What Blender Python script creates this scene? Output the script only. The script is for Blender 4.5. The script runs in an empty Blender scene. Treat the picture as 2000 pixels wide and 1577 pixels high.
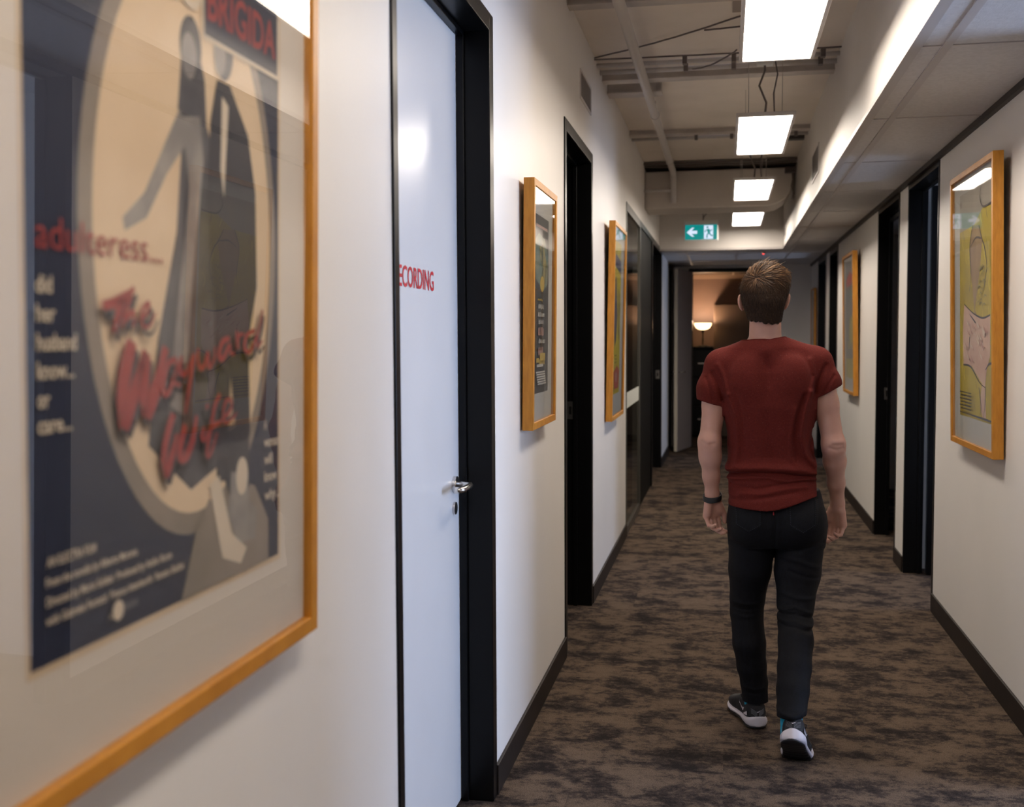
import bpy, bmesh, math, random
import numpy as np
from mathutils import Vector, Matrix, Euler
from mathutils.bvhtree import BVHTree
random.seed(7); np.random.seed(7)
SC = bpy.context.scene; COL = SC.collection

# ------------------------------------------------------------------ camera
F_PX = 2140.0
cam = bpy.data.cameras.new('camera'); co = bpy.data.objects.new('camera', cam); COL.objects.link(co)
cam.sensor_width = 36.0; cam.lens = F_PX / 2000 * 36; cam.clip_start = 0.02; cam.clip_end = 100
# corridor axis and plumb line as seen by the camera (right, up, forward)
yv = Vector((418.0, 128.5, F_PX)).normalized()
zv = -Vector((166.0, -37000.0, F_PX)).normalized(); zv = (zv - yv * zv.dot(yv)).normalized()
xv = yv.cross(zv); xv = xv if xv.x > 0 else -xv
R = Matrix(((xv.x, xv.y, xv.z), (yv.x, yv.y, yv.z), (zv.x, zv.y, zv.z)))     # camera (r,u,f) -> world
M = Matrix.Identity(4)
for i in range(3):
    M[i][0] = R[i][0]; M[i][1] = R[i][1]; M[i][2] = -R[i][2]
M.translation = (0, 0, 1.5)
co.matrix_world = M
cam.dof.use_dof = True; cam.dof.focus_distance = 4.0; cam.dof.aperture_fstop = 3.4
SC.camera = co

# ------------------------------------------------------------------ world, colour management
SC.view_settings.view_transform = 'Standard'; SC.view_settings.look = 'None'
SC.view_settings.exposure = 1.30; SC.view_settings.gamma = 1.0; SC.view_settings.use_curve_mapping = False
w = bpy.data.worlds.new('world'); SC.world = w; w.use_nodes = True
bg = w.node_tree.nodes['Background']; bg.inputs[0].default_value = (0.50, 0.66, 1.0, 1); bg.inputs[1].default_value = 12.0
PANEL_STRENGTH = 9.6
LAMP_WATT = 5.2

# ------------------------------------------------------------------ helpers
def tag(o, label=None, cat=None, group=None, kind=None):
    if label: o['label'] = label
    if cat: o['category'] = cat
    if group: o['group'] = group
    if kind: o['kind'] = kind
    return o

def empty(name, loc=(0, 0, 0), rot=(0, 0, 0)):
    o = bpy.data.objects.new(name, None); COL.objects.link(o); o.location = loc; o.rotation_euler = rot
    o.empty_display_size = 0.1
    return o

class MB:
    def __init__(s): s.v = []; s.f = []; s.m = []
    def add(s, vs, fs, mi=0):
        n = len(s.v); s.v += [tuple(v) for v in vs]; s.f += [tuple(i + n for i in f) for f in fs]; s.m += [mi] * len(fs); return s
    def box(s, x0, x1, y0, y1, z0, z1, mi=0):
        return s.add([(x0, y0, z0), (x1, y0, z0), (x1, y1, z0), (x0, y1, z0), (x0, y0, z1), (x1, y0, z1), (x1, y1, z1), (x0, y1, z1)],
                     [(0, 3, 2, 1), (4, 5, 6, 7), (0, 1, 5, 4), (1, 2, 6, 5), (2, 3, 7, 6), (3, 0, 4, 7)], mi)
    def quad(s, a, b, c, d, mi=0): return s.add([a, b, c, d], [(0, 1, 2, 3)], mi)
    def tube(s, pts, r, n=10, mi=0, cap=True):
        pts = [Vector(p) for p in pts]; rs = r if isinstance(r, (list, tuple)) else [r] * len(pts)
        vs = []; prev = None
        for i, p in enumerate(pts):
            t = (pts[min(i + 1, len(pts) - 1)] - pts[max(i - 1, 0)]).normalized()
            if prev is None:
                a = Vector((0, 0, 1)) if abs(t.z) < .9 else Vector((1, 0, 0)); u = t.cross(a).normalized()
            else: u = (prev - t * prev.dot(t)).normalized()
            prev = u; v = t.cross(u)
            for k in range(n):
                q = 2 * math.pi * k / n; vs.append(p + (u * math.cos(q) + v * math.sin(q)) * rs[i])
        fs = []
        for i in range(len(pts) - 1):
            for k in range(n):
                a = i * n + k; b = i * n + (k + 1) % n; fs.append((a, b, b + n, a + n))
        if cap: fs.append(tuple(range(n))[::-1]); fs.append(tuple((len(pts) - 1) * n + k for k in range(n)))
        return s.add(vs, fs, mi)
    def lathe(s, prof, c=(0, 0, 0), n=32, mi=0):
        vs = []; fs = []
        for r, z in prof:
            for k in range(n): q = 2 * math.pi * k / n; vs.append((c[0] + r * math.cos(q), c[1] + r * math.sin(q), c[2] + z))
        for i in range(len(prof) - 1):
            for k in range(n): a = i * n + k; b = i * n + (k + 1) % n; fs.append((a, b, b + n, a + n))
        return s.add(vs, fs, mi)
    def build(s, name, mats, parent=None, smooth=False, bevel=0, loc=None):
        me = bpy.data.meshes.new(name); me.from_pydata(s.v, [], s.f); me.update()
        for m in (mats if isinstance(mats, (list, tuple)) else [mats]): me.materials.append(m)
        for p, mi in zip(me.polygons, s.m): p.material_index = mi; p.use_smooth = smooth
        o = bpy.data.objects.new(name, me); COL.objects.link(o)
        if parent: o.parent = parent
        if loc: o.location = loc
        if bevel:
            b = o.modifiers.new('bevel', 'BEVEL'); b.width = bevel; b.segments = 2; b.limit_method = 'ANGLE'; b.angle_limit = 0.7
            b.harden_normals = False
        return o

def mat(name, col, rough=0.5, metal=0.0, spec=0.5, **k):
    m = bpy.data.materials.new(name); m.use_nodes = True; b = m.node_tree.nodes['Principled BSDF']
    b.inputs['Base Color'].default_value = (*col, 1); b.inputs['Roughness'].default_value = rough
    b.inputs['Metallic'].default_value = metal; b.inputs['Specular IOR Level'].default_value = spec
    for kk, v in k.items(): b.inputs[kk.replace('_', ' ')].default_value = v
    return m
def N(m, t, **k):
    n = m.node_tree.nodes.new(t)
    for kk, v in k.items(): setattr(n, kk, v)
    return n
def L(m, a, b): m.node_tree.links.new(a, b)
def P(m): return m.node_tree.nodes['Principled BSDF']
def noise_mat(name, c1, c2, scale, rough=0.5, detail=4, bump=0.0, stretch=(1, 1, 1), lo=.35, hi=.65, bscale=None, spec=.5, metal=0):
    m = mat(name, c1, rough, metal, spec)
    tc = N(m, 'ShaderNodeTexCoord'); mp = N(m, 'ShaderNodeMapping'); mp.inputs['Scale'].default_value = stretch
    L(m, tc.outputs['Object'], mp.inputs[0])
    n = N(m, 'ShaderNodeTexNoise'); n.inputs['Scale'].default_value = scale; n.inputs['Detail'].default_value = detail
    L(m, mp.outputs[0], n.inputs['Vector'])
    r = N(m, 'ShaderNodeValToRGB'); r.color_ramp.elements[0].position = lo; r.color_ramp.elements[1].position = hi
    r.color_ramp.elements[0].color = (*c1, 1); r.color_ramp.elements[1].color = (*c2, 1)
    L(m, n.outputs[0], r.inputs[0]); L(m, r.outputs[0], P(m).inputs['Base Color'])
    if bump:
        nb = N(m, 'ShaderNodeTexNoise'); nb.inputs['Scale'].default_value = bscale or scale * 4; nb.inputs['Detail'].default_value = 3
        L(m, mp.outputs[0], nb.inputs['Vector'])
        b = N(m, 'ShaderNodeBump'); b.inputs['Strength'].default_value = bump; b.inputs['Distance'].default_value = 0.002
        L(m, nb.outputs[0], b.inputs['Height']); L(m, b.outputs[0], P(m).inputs['Normal'])
    return m
def emis(name, col, s):
    m = mat(name, (0, 0, 0), .4); P(m).inputs['Emission Color'].default_value = (*col, 1); P(m).inputs['Emission Strength'].default_value = s
    return m

M_WALL = noise_mat('painted plasterboard', (.80, .765, .725), (.84, .80, .76), 1.3, .42, 3, .12, bscale=90, spec=.35)
M_CEIL = noise_mat('painted concrete soffit', (.80, .72, .63), (.87, .79, .70), 2.2, .8, 6, .5, bscale=25)
M_BEAM = noise_mat('painted steel', (.52, .47, .43), (.64, .58, .53), 6, .6, 4, .2)
M_BULK = noise_mat('bulkhead paint', (.66, .62, .58), (.70, .66, .62), 1.5, .55, 3, .1, bscale=80)
M_TILE = noise_mat('ceiling tile', (.60, .57, .55), (.66, .63, .61), 60, .9, 3, .6, bscale=220)
M_TBAR = mat('ceiling grid bar', (.50, .46, .44), .45)
M_BLACK = mat('black satin metal', (.003, .003, .0035), .30, spec=.22)
M_BLACKM = mat('black matt', (.004, .0038, .004), .6, spec=.12)
M_BASE = noise_mat('dark brown vinyl skirting', (.014, .010, .008), (.022, .015, .012), 9, .5, 4, spec=.25)
M_LEAF = noise_mat('white laminate door', (.70, .70, .71), (.72, .72, .73), 3, .26, 2)
M_STEEL = mat('brushed stainless steel', (.62, .60, .58), .25, 1.0)
M_ALU = mat('white powder coated trim', (.62, .58, .56), .4)
M_RED = mat('red vinyl lettering', (.55, .02, .03), .5)
M_MAT = mat('ivory mount board', (.62, .55, .47), .85)
M_MATG = mat('grey mount board', (.46, .45, .41), .85)
M_BACK = mat('brown backing board', (.12, .08, .05), .9)
M_PIPE = mat('painted pipe', (.58, .54, .51), .5)
M_CABLE = mat('grey cable', (.16, .13, .12), .6)
M_WHITEP = mat('white plastic', (.72, .72, .70), .4)
def wood(name, c1, c2):
    m = noise_mat(name, c1, c2, 14, .38, 6, .1, (6, 1, 1), .3, .7)
    return m
M_WOOD = wood('honey oak frame', (.47, .185, .014), (.62, .27, .030))
def glass(name, ior=1.6, tint=(1, 1, 1), rough=0.0):
    m = bpy.data.materials.new(name); m.use_nodes = True; nt = m.node_tree; nt.nodes.remove(P(m))
    o = nt.nodes['Material Output']; t = N(m, 'ShaderNodeBsdfTransparent'); g = N(m, 'ShaderNodeBsdfAnisotropic')
    t.inputs[0].default_value = (*tint, 1); g.inputs['Roughness'].default_value = rough
    f = N(m, 'ShaderNodeFresnel'); ge = N(m, 'ShaderNodeNewGeometry'); ir = N(m, 'ShaderNodeMapRange')      # same reflectance from both sides of the sheet
    ir.inputs['To Min'].default_value = ior; ir.inputs['To Max'].default_value = 1 / ior; L(m, ge.outputs['Backfacing'], ir.inputs[0]); L(m, ir.outputs[0], f.inputs[0]); x = N(m, 'ShaderNodeMixShader')
    L(m, f.outputs[0], x.inputs[0]); L(m, t.outputs[0], x.inputs[1]); L(m, g.outputs[0], x.inputs[2]); L(m, x.outputs[0], o.inputs[0])
    return m
M_GLASS = glass('picture glass', 1.62, rough=.01)
M_GLASS2 = glass('low glare picture glass', 1.32, rough=.01)
M_PANE = glass('partition glass', 1.9, (.82, .86, .84), .03)

def carpet():
    m = mat('mottled carpet planks', (.1, .08, .06), .95, 0, .1)
    tc = N(m, 'ShaderNodeTexCoord')
    br = N(m, 'ShaderNodeTexBrick'); br.offset = .5
    br.inputs['Color1'].default_value = (0, 0, 0, 1); br.inputs['Color2'].default_value = (1, 1, 1, 1); br.inputs['Mortar'].default_value = (.5, .5, .5, 1)
    br.inputs['Scale'].default_value = 1.0; br.inputs['Mortar Size'].default_value = 0.0; br.inputs['Brick Width'].default_value = 1.0; br.inputs['Row Height'].default_value = .5
    L(m, tc.outputs['Object'], br.inputs['Vector'])
    sc = N(m, 'ShaderNodeVectorMath', operation='MULTIPLY'); sc.inputs[1].default_value = (13.7, 7.3, 5.1)
    L(m, br.outputs['Color'], sc.inputs[0])
    ad = N(m, 'ShaderNodeVectorMath', operation='ADD'); L(m, tc.outputs['Object'], ad.inputs[0]); L(m, sc.outputs[0], ad.inputs[1])
    mp = N(m, 'ShaderNodeMapping'); mp.inputs['Scale'].default_value = (1, 1.35, 1); L(m, ad.outputs[0], mp.inputs[0])
    n1 = N(m, 'ShaderNodeTexNoise'); n1.inputs['Scale'].default_value = 4.2; n1.inputs['Detail'].default_value = 9; n1.inputs['Roughness'].default_value = .78
    n2 = N(m, 'ShaderNodeTexNoise'); n2.inputs['Scale'].default_value = 8; n2.inputs['Detail'].default_value = 10; n2.inputs['Roughness'].default_value = .82
    mp2 = N(m, 'ShaderNodeMapping'); mp2.inputs['Scale'].default_value = (1, 1.5, 1); L(m, ad.outputs[0], mp2.inputs[0])
    mp3 = N(m, 'ShaderNodeMapping'); mp3.inputs['Scale'].default_value = (1, 1.2, 1); L(m, tc.outputs['Object'], mp3.inputs[0]); L(m, mp3.outputs[0], n1.inputs['Vector']); L(m, mp2.outputs[0], n2.inputs['Vector'])
    mx = N(m, 'ShaderNodeMath', operation='MULTIPLY_ADD'); L(m, n2.outputs[0], mx.inputs[0]); mx.inputs[1].default_value = .8
    L(m, n1.outputs[0], mx.inputs[2])
    r = N(m, 'ShaderNodeValToRGB'); cr = r.color_ramp
    cr.elements[0].position = .78; cr.elements[0].color = (.020, .015, .014, 1)
    cr.elements[1].position = 1.0; cr.elements[1].color = (.135, .096, .068, 1)
    e = cr.elements.new(.86); e.color = (.048, .035, .029, 1); e = cr.elements.new(.92); e.color = (.098, .070, .051, 1)
    L(m, mx.outputs[0], r.inputs[0])
    n3 = N(m, 'ShaderNodeTexNoise'); n3.inputs['Scale'].default_value = 260; n3.inputs['Detail'].default_value = 2; L(m, tc.outputs['Object'], n3.inputs['Vector'])
    mr = N(m, 'ShaderNodeMapRange'); mr.inputs['To Min'].default_value = .6; mr.inputs['To Max'].default_value = 1.4; mr.inputs['From Min'].default_value = .3; mr.inputs['From Max'].default_value = .7
    L(m, n3.outputs[0], mr.inputs[0])
    mm = N(m, 'ShaderNodeVectorMath', operation='SCALE'); L(m, r.outputs[0], mm.inputs[0]); L(m, mr.outputs[0], mm.inputs['Scale'])
    L(m, mm.outputs[0], P(m).inputs['Base Color'])
    b = N(m, 'ShaderNodeBump'); b.inputs['Strength'].default_value = .8; b.inputs['Distance'].default_value = .004; L(m, n3.outputs[0], b.inputs['Height']); L(m, b.outputs[0], P(m).inputs['Normal'])
    return m
M_CARPET = carpet()

# ------------------------------------------------------------------ the shell
WL, WR = -.735, 1.118          # corridor wall planes
HC, LC = 3.08, 2.475           # high slab, low tiled ceiling
END = 15.2
def S(o): o['kind'] = 'structure'; return o

S(MB().box(-3.4, 4.2, -3.6, 18.4, -.12, 0).build('floor', M_CARPET))
S(MB().box(-3.4, 4.2, -3.6, 18.4, HC, HC + .12).build('ceiling', M_CEIL))
def wallrun(name, x0, x1, ymin, ymax, top, openings, m=M_WALL):
    b = MB(); y = ymin
    for o0, o1, zt in sorted(openings):
        if o0 > y: b.box(x0, x1, y, o0, 0, top)
        if zt < top: b.box(x0, x1, o0, o1, zt, top)
        y = o1
    b.box(x0, x1, y, ymax, 0, top)
    return S(b.build(name, m))
D1 = (2.372, 3.45); D2 = (5.03, 6.10); WN = (8.22, 9.55); DK = (9.55, 11.15); D3 = (11.15, 12.80); D4 = (14.42, 15.12)
wallrun('wall_left', WL - .12, WL, -3.6, END, HC, [(*D1, 2.515), (*D2, 2.515), (*WN, 2.515), (*DK, 2.515), (*D3, 2.515), (*D4, 2.46)])
RA = (2.75, 3.85); RB = (6.25, 7.275); RC_ = (7.62, 8.66); RD = (11.67, 12.58); RE = (13.02, 14.10)
wallrun('wall_right', WR, WR + .10, -3.6, END, HC, [(*RA, LC), (*RB, LC), (*RC_, LC), (*RD, LC), (*RE, LC)])
S(MB().box(-3.4, 4.2, -3.6, -3.5, 0, HC).build('wall_rear', M_WALL))
# end wall round the doorway to the lamp room
b = MB(); b.box(WL - .12, -.50, END, END + .12, 0, LC); b.box(.43, WR + .12, END, END + .12, 0, LC); b.box(-.5, .43, END, END + .12, 2.44, LC)
S(b.build('wall_end', M_WALL))
# rooms beyond the walls
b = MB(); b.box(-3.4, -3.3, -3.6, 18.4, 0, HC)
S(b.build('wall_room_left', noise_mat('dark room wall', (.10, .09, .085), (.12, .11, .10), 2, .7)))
# right hand rooms: outer wall with windows, partitions
wins = [(3.0, 4.25, .55, 2.40), (6.4, 7.1, .95, 2.3), (9.9, 10.15, .95, 1.7), (13.5, 14.1, .6, 2.0)]
b = MB(); y = -3.6
for a0, a1, z0, z1 in wins:
    b.box(4.0, 4.12, y, a0, 0, HC); b.box(4.0, 4.12, a0, a1, 0, z0); b.box(4.0, 4.12, a0, a1, z1, HC); y = a1
b.box(4.0, 4.12, y, 18.4, 0, HC); S(b.build('wall_outer', M_WALL))
for i, py in enumerate((4.35, 7.40, 11.25)):
    S(MB().box(WR + .10, 4.0, py, py + .1, 0, HC).build('wall_partition_%d' % (i + 1), M_WALL))
S(MB().box(WR + .10, 4.0, -3.5, 15.2, LC + .02, LC + .06).build('ceiling_rooms', M_TILE))
for i, (a0, a1, z0, z1) in enumerate(wins):
    f = MB(); x0, x1 = 4.02, 4.07
    f.box(x0, x1, a0, a1, z0, z0 + .05); f.box(x0, x1, a0, a1, z1 - .05, z1)
    for k in range(4): yy = a0 + (a1 - a0 - .05) * k / 3; f.box(x0, x1, yy, yy + .05, z0 + .05, z1 - .05)
    S(f.build('window_%d' % (i + 2), M_BLACK))
    l = bpy.data.lights.new('window daylight', 'AREA'); l.shape = 'RECTANGLE'; l.size = z1 - z0; l.size_y = a1 - a0
    lo = bpy.data.objects.new('window_portal', l); COL.objects.link(lo); lo.location = (4.14, (a0 + a1) / 2, (z0 + z1) / 2); lo.rotation_euler = (0, math.pi / 2, 0)
    l.cycles.is_portal = True

# low tiled ceiling along the right and across the far end, bulkhead face, header
BX = .602
b = MB(); b.box(BX + .03, WR, -3.5, 12.4, LC, LC + .03); b.box(WL, WR, 12.4, END, LC, LC + .03)
S(b.build('ceiling_low', M_TILE))
b = MB(); b.box(BX, BX + .03, -3.5, 12.35, LC - .004, HC); b.box(WL, BX + .03, 12.35, 12.41, LC - .004, HC)
S(b.build('bulkhead_wall', M_BULK))
b = MB()
b.box(BX - .004, BX + .035, -3.5, 12.35, LC - .008, LC + .012)
b.box(.705, .735, -3.5, 12.35, LC - .005, LC + .001)
yy = -3.56
while yy < 12.3:
    b.box(BX + .03, WR, yy - .004, yy + .004, LC - .003, LC + .001); yy += 1.25 if yy < 7 else 1.2
for x in (-.45, .125, .72): b.box(x - .012, x + .012, 12.41, END, LC - .004, LC + .001)
for y in (13.0, 14.2): b.box(WL, WR, y - .012, y + .012, LC - .004, LC + .001)
b.box(WL, BX, 12.345, 12.42, LC - .010, LC + .012)
S(b.build('trim_1', M_TBAR))
b = MB(); b.box(WR - .022, WR, -3.5, END, LC - .028, LC + .001)
S(b.build('trim_2', mat('dark brown shadow angle', (.018, .011, .009), .5)))

# baseboards, .10 m high
def baseboard(name, x0, x1, runs):
    b = MB()
    for a, c in runs: b.box(x0, x1, a, c, 0, .10)
    return S(b.build(name, M_BASE, bevel=.002))
baseboard('baseboard_left', WL, WL + .011, [(-3.5, D1[0]), (D1[1], D2[0]), (D2[1], WN[0]), (D3[1], D4[0])])
baseboard('baseboard_right', WR - .011, WR, [(-3.5, RA[0]), (RA[1], RB[0]), (RB[1], RC_[0]), (RC_[1], RD[0]), (RD[1], RE[0]), (RE[1], END)])
S(MB().box(.43, WR, END - .011, END, 0, .10).build('baseboard_end', M_BASE))

# ------------------------------------------------------------------ doors
def door_frame(name, wall, sgn, y0, y1, top, face=.055, depth=.15, proj=.006, m=M_BLACK, near=None):
    """lining of an opening; sgn +1 = left wall (room lies at smaller x)"""
    xa, xb = wall + sgn * proj, wall - sgn * depth
    x0, x1 = min(xa, xb), max(xa, xb)
    fn = near or face
    b = MB(); b.box(x0, x1, y0, y0 + fn, 0, top); b.box(x0, x1, y1 - face, y1, 0, top); b.box(x0, x1, y0 + fn, y1 - face, top - face, top)
    # door stop
    s = sorted((wall - sgn * .075, wall - sgn * .098))
    b.box(s[0], s[1], y0 + fn, y0 + fn + .012, 0, top - face); b.box(s[0], s[1], y1 - face - .014, y1 - face, 0, top - face); b.box(s[0], s[1], y0 + face, y1 - face, top - face - .014, top - face)
    return S(b.build(name, m, bevel=.002))
def text_mesh(body, bold=0.0):
    c = bpy.data.curves.new('t', 'FONT'); c.body = body; c.size = 1; c.offset = bold; c.resolution_u = 3; c.fill_mode = 'FRONT' if hasattr(c, 'fill_mode') else c.fill_mode
    o = bpy.data.objects.new('t', c); COL.objects.link(o); bpy.context.view_layer.update()
    me = bpy.data.meshes.new_from_object(o.evaluated_get(bpy.context.evaluated_depsgraph_get()))
    vs = [(v.co.x, v.co.y) for v in me.vertices]; fs = [tuple(p.vertices) for p in me.polygons]
    bpy.data.objects.remove(o); bpy.data.curves.remove(c); bpy.data.meshes.remove(me)
    if vs:
        x0 = min(v[0] for v in vs); x1 = max(v[0] for v in vs); vs = [((v[0] - x0) / (x1 - x0), v[1]) for v in vs]
    return vs, fs
def lever_handle(parent, x, y, z, sgn, dirn):
    """round rose and return lever; sgn = side the corridor lies on, dirn = way the lever points along y"""
    q = MB(); q.tube([(x, y, z), (x + sgn * .012, y, z)], .026, 24)
    q.tube([(x, y, z - .075), (x + sgn * .008, y, z - .075)], .020, 20)
    q.build('handle_rose', M_STEEL, parent, smooth=False, bevel=.001)
    h = MB(); h.tube([(x + sgn * .010, y, z), (x + sgn * .042, y, z), (x + sgn * .054, y + dirn * .006, z), (x + sgn * .058, y + dirn * .02, z), (x + sgn * .058, y + dirn * .115, z), (x + sgn * .052, y + dirn * .128, z), (x + sgn * .035, y + dirn * .132, z)], .0095, 14)
    return h.build('door_handle', M_STEEL, parent, smooth=True)

# door_1: white leaf with red lettering
d1 = door_frame('door_1', WL, 1, *D1, 2.515, near=.038)
lf = MB().box(WL - .14, WL - .10, D1[0] + .04, D1[1] - .057, .008, 2.515 - .058).build('door_leaf', M_LEAF, d1, bevel=.0015)
vs, fs = text_mesh('RECORDING', .012)
q = MB(); q.add([(WL - .0985, 2.705 + a * .388, 1.640 + c * .079) for a, c in vs], fs); q.build('door_lettering', M_RED, d1)
lever_handle(d1, WL - .10, 3.315, 1.045, 1, -1)
# door_2: opens into a dark room, latch plate on the far jamb
def strike(parent, x0, y, z, w=.045, h=.10):
    q = MB(); q.box(x0, x0 + w, y - .003, y, z - h / 2, z + h / 2); q.box(x0 + w * .3, x0 + w * .62, y - .0036, y - .003, z - .022, z + .022, 1)
    return q.build('latch_plate', [M_STEEL, M_BLACKM], parent, bevel=.001)
d2 = door_frame('door_2', WL, 1, *D2, 2.515); strike(d2, WL - .135, D2[1] - .055, 1.10)
MB().box(WL - .99, WL - .15, D2[0] + .06, D2[0] + .10, .01, 2.45).build('door_leaf', M_BLACK, d2)
# door_3: flush black door panels, door_4: dark opening beyond
d3 = door_frame('door_3', WL, 1, *DK, 2.515, face=.05)
MB().box(WL - .03, WL - .005, DK[0] + .05, DK[1] - .05, .01, 2.465).build('door_leaf', M_BLACKM, d3)
d4 = door_frame('door_4', WL, 1, D3[0], D3[1], 2.515, face=.06); strike(d4, WL - .06, D3[1] - .06 - .001, 1.08)
MB().box(WL - .99, WL - .14, D3[0] + .07, D3[0] + .11, .01, 2.45).build('door_leaf', M_BLACK, d4)
d5 = door_frame('door_5', WL, 1, D4[0], D4[1], 2.46, face=.05)
MB().box(WL - .12, WL - .08, D4[0] + .05, D4[1] - .05, .01, 2.41).build('door_leaf', mat('dark grey door', (.05, .045, .045), .5), d5)
# right side
r1 = door_frame('door_6', WR, -1, *RA, LC, face=.04, depth=.13, proj=.004)
r2 = door_frame('door_7', WR, -1, *RB, LC - .03, face=.03, depth=.112, proj=.004)
MB().box(WR + .126, WR + .98, RB[1] - .085, RB[1] - .045, .01, 2.43).build('door_leaf', M_BLACK, r2)
r3 = door_frame('door_8', WR, -1, *RC_, LC - .03, face=.03, depth=.102, proj=.004); strike(r3, WR + .055, RC_[1] - .03, 1.075, .04, .09)
MB().box(WR + .075, WR + .10, RC_[0] + .03, RC_[1] - .03, 2.355, 2.385).build('transom_bar', M_BLACK, r3)
MB().box(WR + .15, WR + .98, RC_[0] + .04, RC_[0] + .08, .01, 2.35).build('door_leaf', M_BLACK, r3)
for nm, rr in (('door_9', RD), ('door_10', RE)):
    r = door_frame(nm, WR, -1, *rr, LC - .03, face=.05, depth=.13, proj=.004)
    if nm == 'door_9': MB().box(WR + .10, WR + .13, rr[0] + .05, rr[1] - .05, .01, LC - .085).build('door_leaf', M_BLACK, r)
    else: MB().box(WR + .14, WR + .99, rr[1] - .10, rr[1] - .06, .01, LC - .085).build('door_leaf', M_BLACK, r)
# doorway at the end of the corridor, its grey leaf standing open towards us
b = MB(); b.box(-.50, -.45, END - .02, END + .14, 0, 2.44); b.box(.38, .43, END - .02, END + .14, 0, 2.44); b.box(-.45, .38, END - .02, END + .14, 2.39, 2.44)
de = S(b.build('door_11', M_BLACK))
q = MB(); q.box(-.0, .04, 0, .72, .01, 2.40)
lfo = q.build('door_leaf', mat('grey open door', (.40, .36, .37), .5), de); lfo.location = (-.46, END - .02, 0); lfo.rotation_euler = (0, 0, math.radians(180 - 13))
MB().box(-.001, .041, .7195, .722, .01, 2.40).build('lit_edge_strip', mat('lit beige edge', (.75, .68, .56), .5), lfo)  # corridor light on the leaf edge, put into a paler colour than the face
lh = MB(); lh.tube([(-.0, .66, 1.05), (-.05, .66, 1.05), (-.058, .64, 1.05), (-.058, .54, 1.05)], .009, 10); lh.tube([(.04, .66, 1.05), (.09, .66, 1.05), (.098, .64, 1.05), (.098, .54, 1.05)], .009, 10)
lh.build('door_handle', M_STEEL, lfo, smooth=True)

# glazed partition
b = MB(); b.box(WL - .06, WL + .006, WN[0], WN[0] + .025, 0, 2.515); b.box(WL - .06, WL + .006, WN[1] - .025, WN[1], 0, 2.515)
b.box(WL - .06, WL + .006, WN[0] + .025, WN[1] - .025, 2.45, 2.515); b.box(WL - .06, WL + .006, WN[0] + .025, WN[1] - .025, 0, .06)
wn = S(b.build('window_1', mat('anodised grey frame', (.10, .095, .085), .35, .6), bevel=.002))
MB().quad((WL - .006, WN[0] + .025, .06), (WL - .006, WN[1] - .025, .06), (WL - .006, WN[1] - .025, 2.45), (WL - .006, WN[0] + .025, 2.45)).build('window_pane', M_PANE, wn)
MB().box(WL - .0055, WL - .0045, WN[0] + .025, WN[1] - .025, .965, 1.085).build('frosted_band', mat('frosted film', (.62, .64, .60), .7), wn)
q = MB(); q.box(-2.3, -2.25, 8.05, 9.72, 0, HC); q.box(-2.25, WL - .12, 8.05, 8.10, 0, HC); q.box(-2.25, WL - .12, 9.66, 9.72, 0, HC)
S(q.build('wall_meeting_room', noise_mat('meeting room wall', (.52, .49, .43), (.56, .53, .47), 2, .6)))
mp_ = MB().box(-1.8, -1.2, 8.6, 9.2, 2.95, 3.0).build('light_panel', M_ALU); tag(mp_, 'added unseen square panel lighting the small room behind the glazed partition', 'light')  # added panel, out of view, to brighten what shows through the partition glass
MB().quad((-1.78, 8.62, 2.948), (-1.78, 9.18, 2.948), (-1.22, 9.18, 2.948), (-1.22, 8.62, 2.948)).build('diffuser', emis('added fill diffuser', (1.0, .90, .78), 7.0), mp_)

# ------------------------------------------------------------------ upper services
def beam(y0, y1, z0, m=M_BEAM, x1=BX): return S(MB().box(WL, x1, y0, y1, z0, HC).build('ceiling_beam', m, bevel=.004))
for y in (2.45, 5.16, 8.50): 
    q = MB(); q.box(WL, BX, y, y + .04, HC - .030, HC); q.box(WL, BX, y - .02, y + .07, HC - .036, HC - .030); S(q.build('ceiling_rib', M_BEAM))
q = MB(); q.box(WL, BX, 6.62, 6.66, HC - .045, HC); q.box(WL, BX, 6.60, 6.70, HC - .052, HC - .045); S(q.build('ceiling_rib', M_BEAM))
q = MB(); q.box(WL, -.40, 6.92, 7.0, HC - .055, HC); q.box(WL, -.40, 6.89, 7.03, HC - .065, HC - .055); S(q.build('ceiling_rib', M_BEAM))
# big boxed beam with a rounded end
q = MB(); prof = [(WL, 2.672), (.36, 2.672), (.44, 2.69), (.51, 2.73), (.555, 2.79), (.575, 2.86), (.575, 2.96), (.55, 2.995), (.50, 3.01), (WL, 3.01)]
n = len(prof); q.add([(x, 10.12, z) for x, z in prof] + [(x, 10.62, z) for x, z in prof], [tuple(range(n)), tuple(range(2 * n - 1, n - 1, -1))] + [(i, i + n, (i + 1) % n + n, (i + 1) % n) for i in range(n)])
S(q.build('ceiling_duct_beam', noise_mat('rendered beam', (.56, .50, .45), (.62, .56, .50), 3, .8, 4, .4), bevel=.012))
q = MB(); q.box(WL, BX, 10.05, 10.5, HC - .04, HC); q.box(WL, BX, 9.98, 10.03, HC - .03, HC - .01); S(q.build('ceiling_rib', mat('dark steel angle', (.12, .10, .09), .6)))

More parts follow.
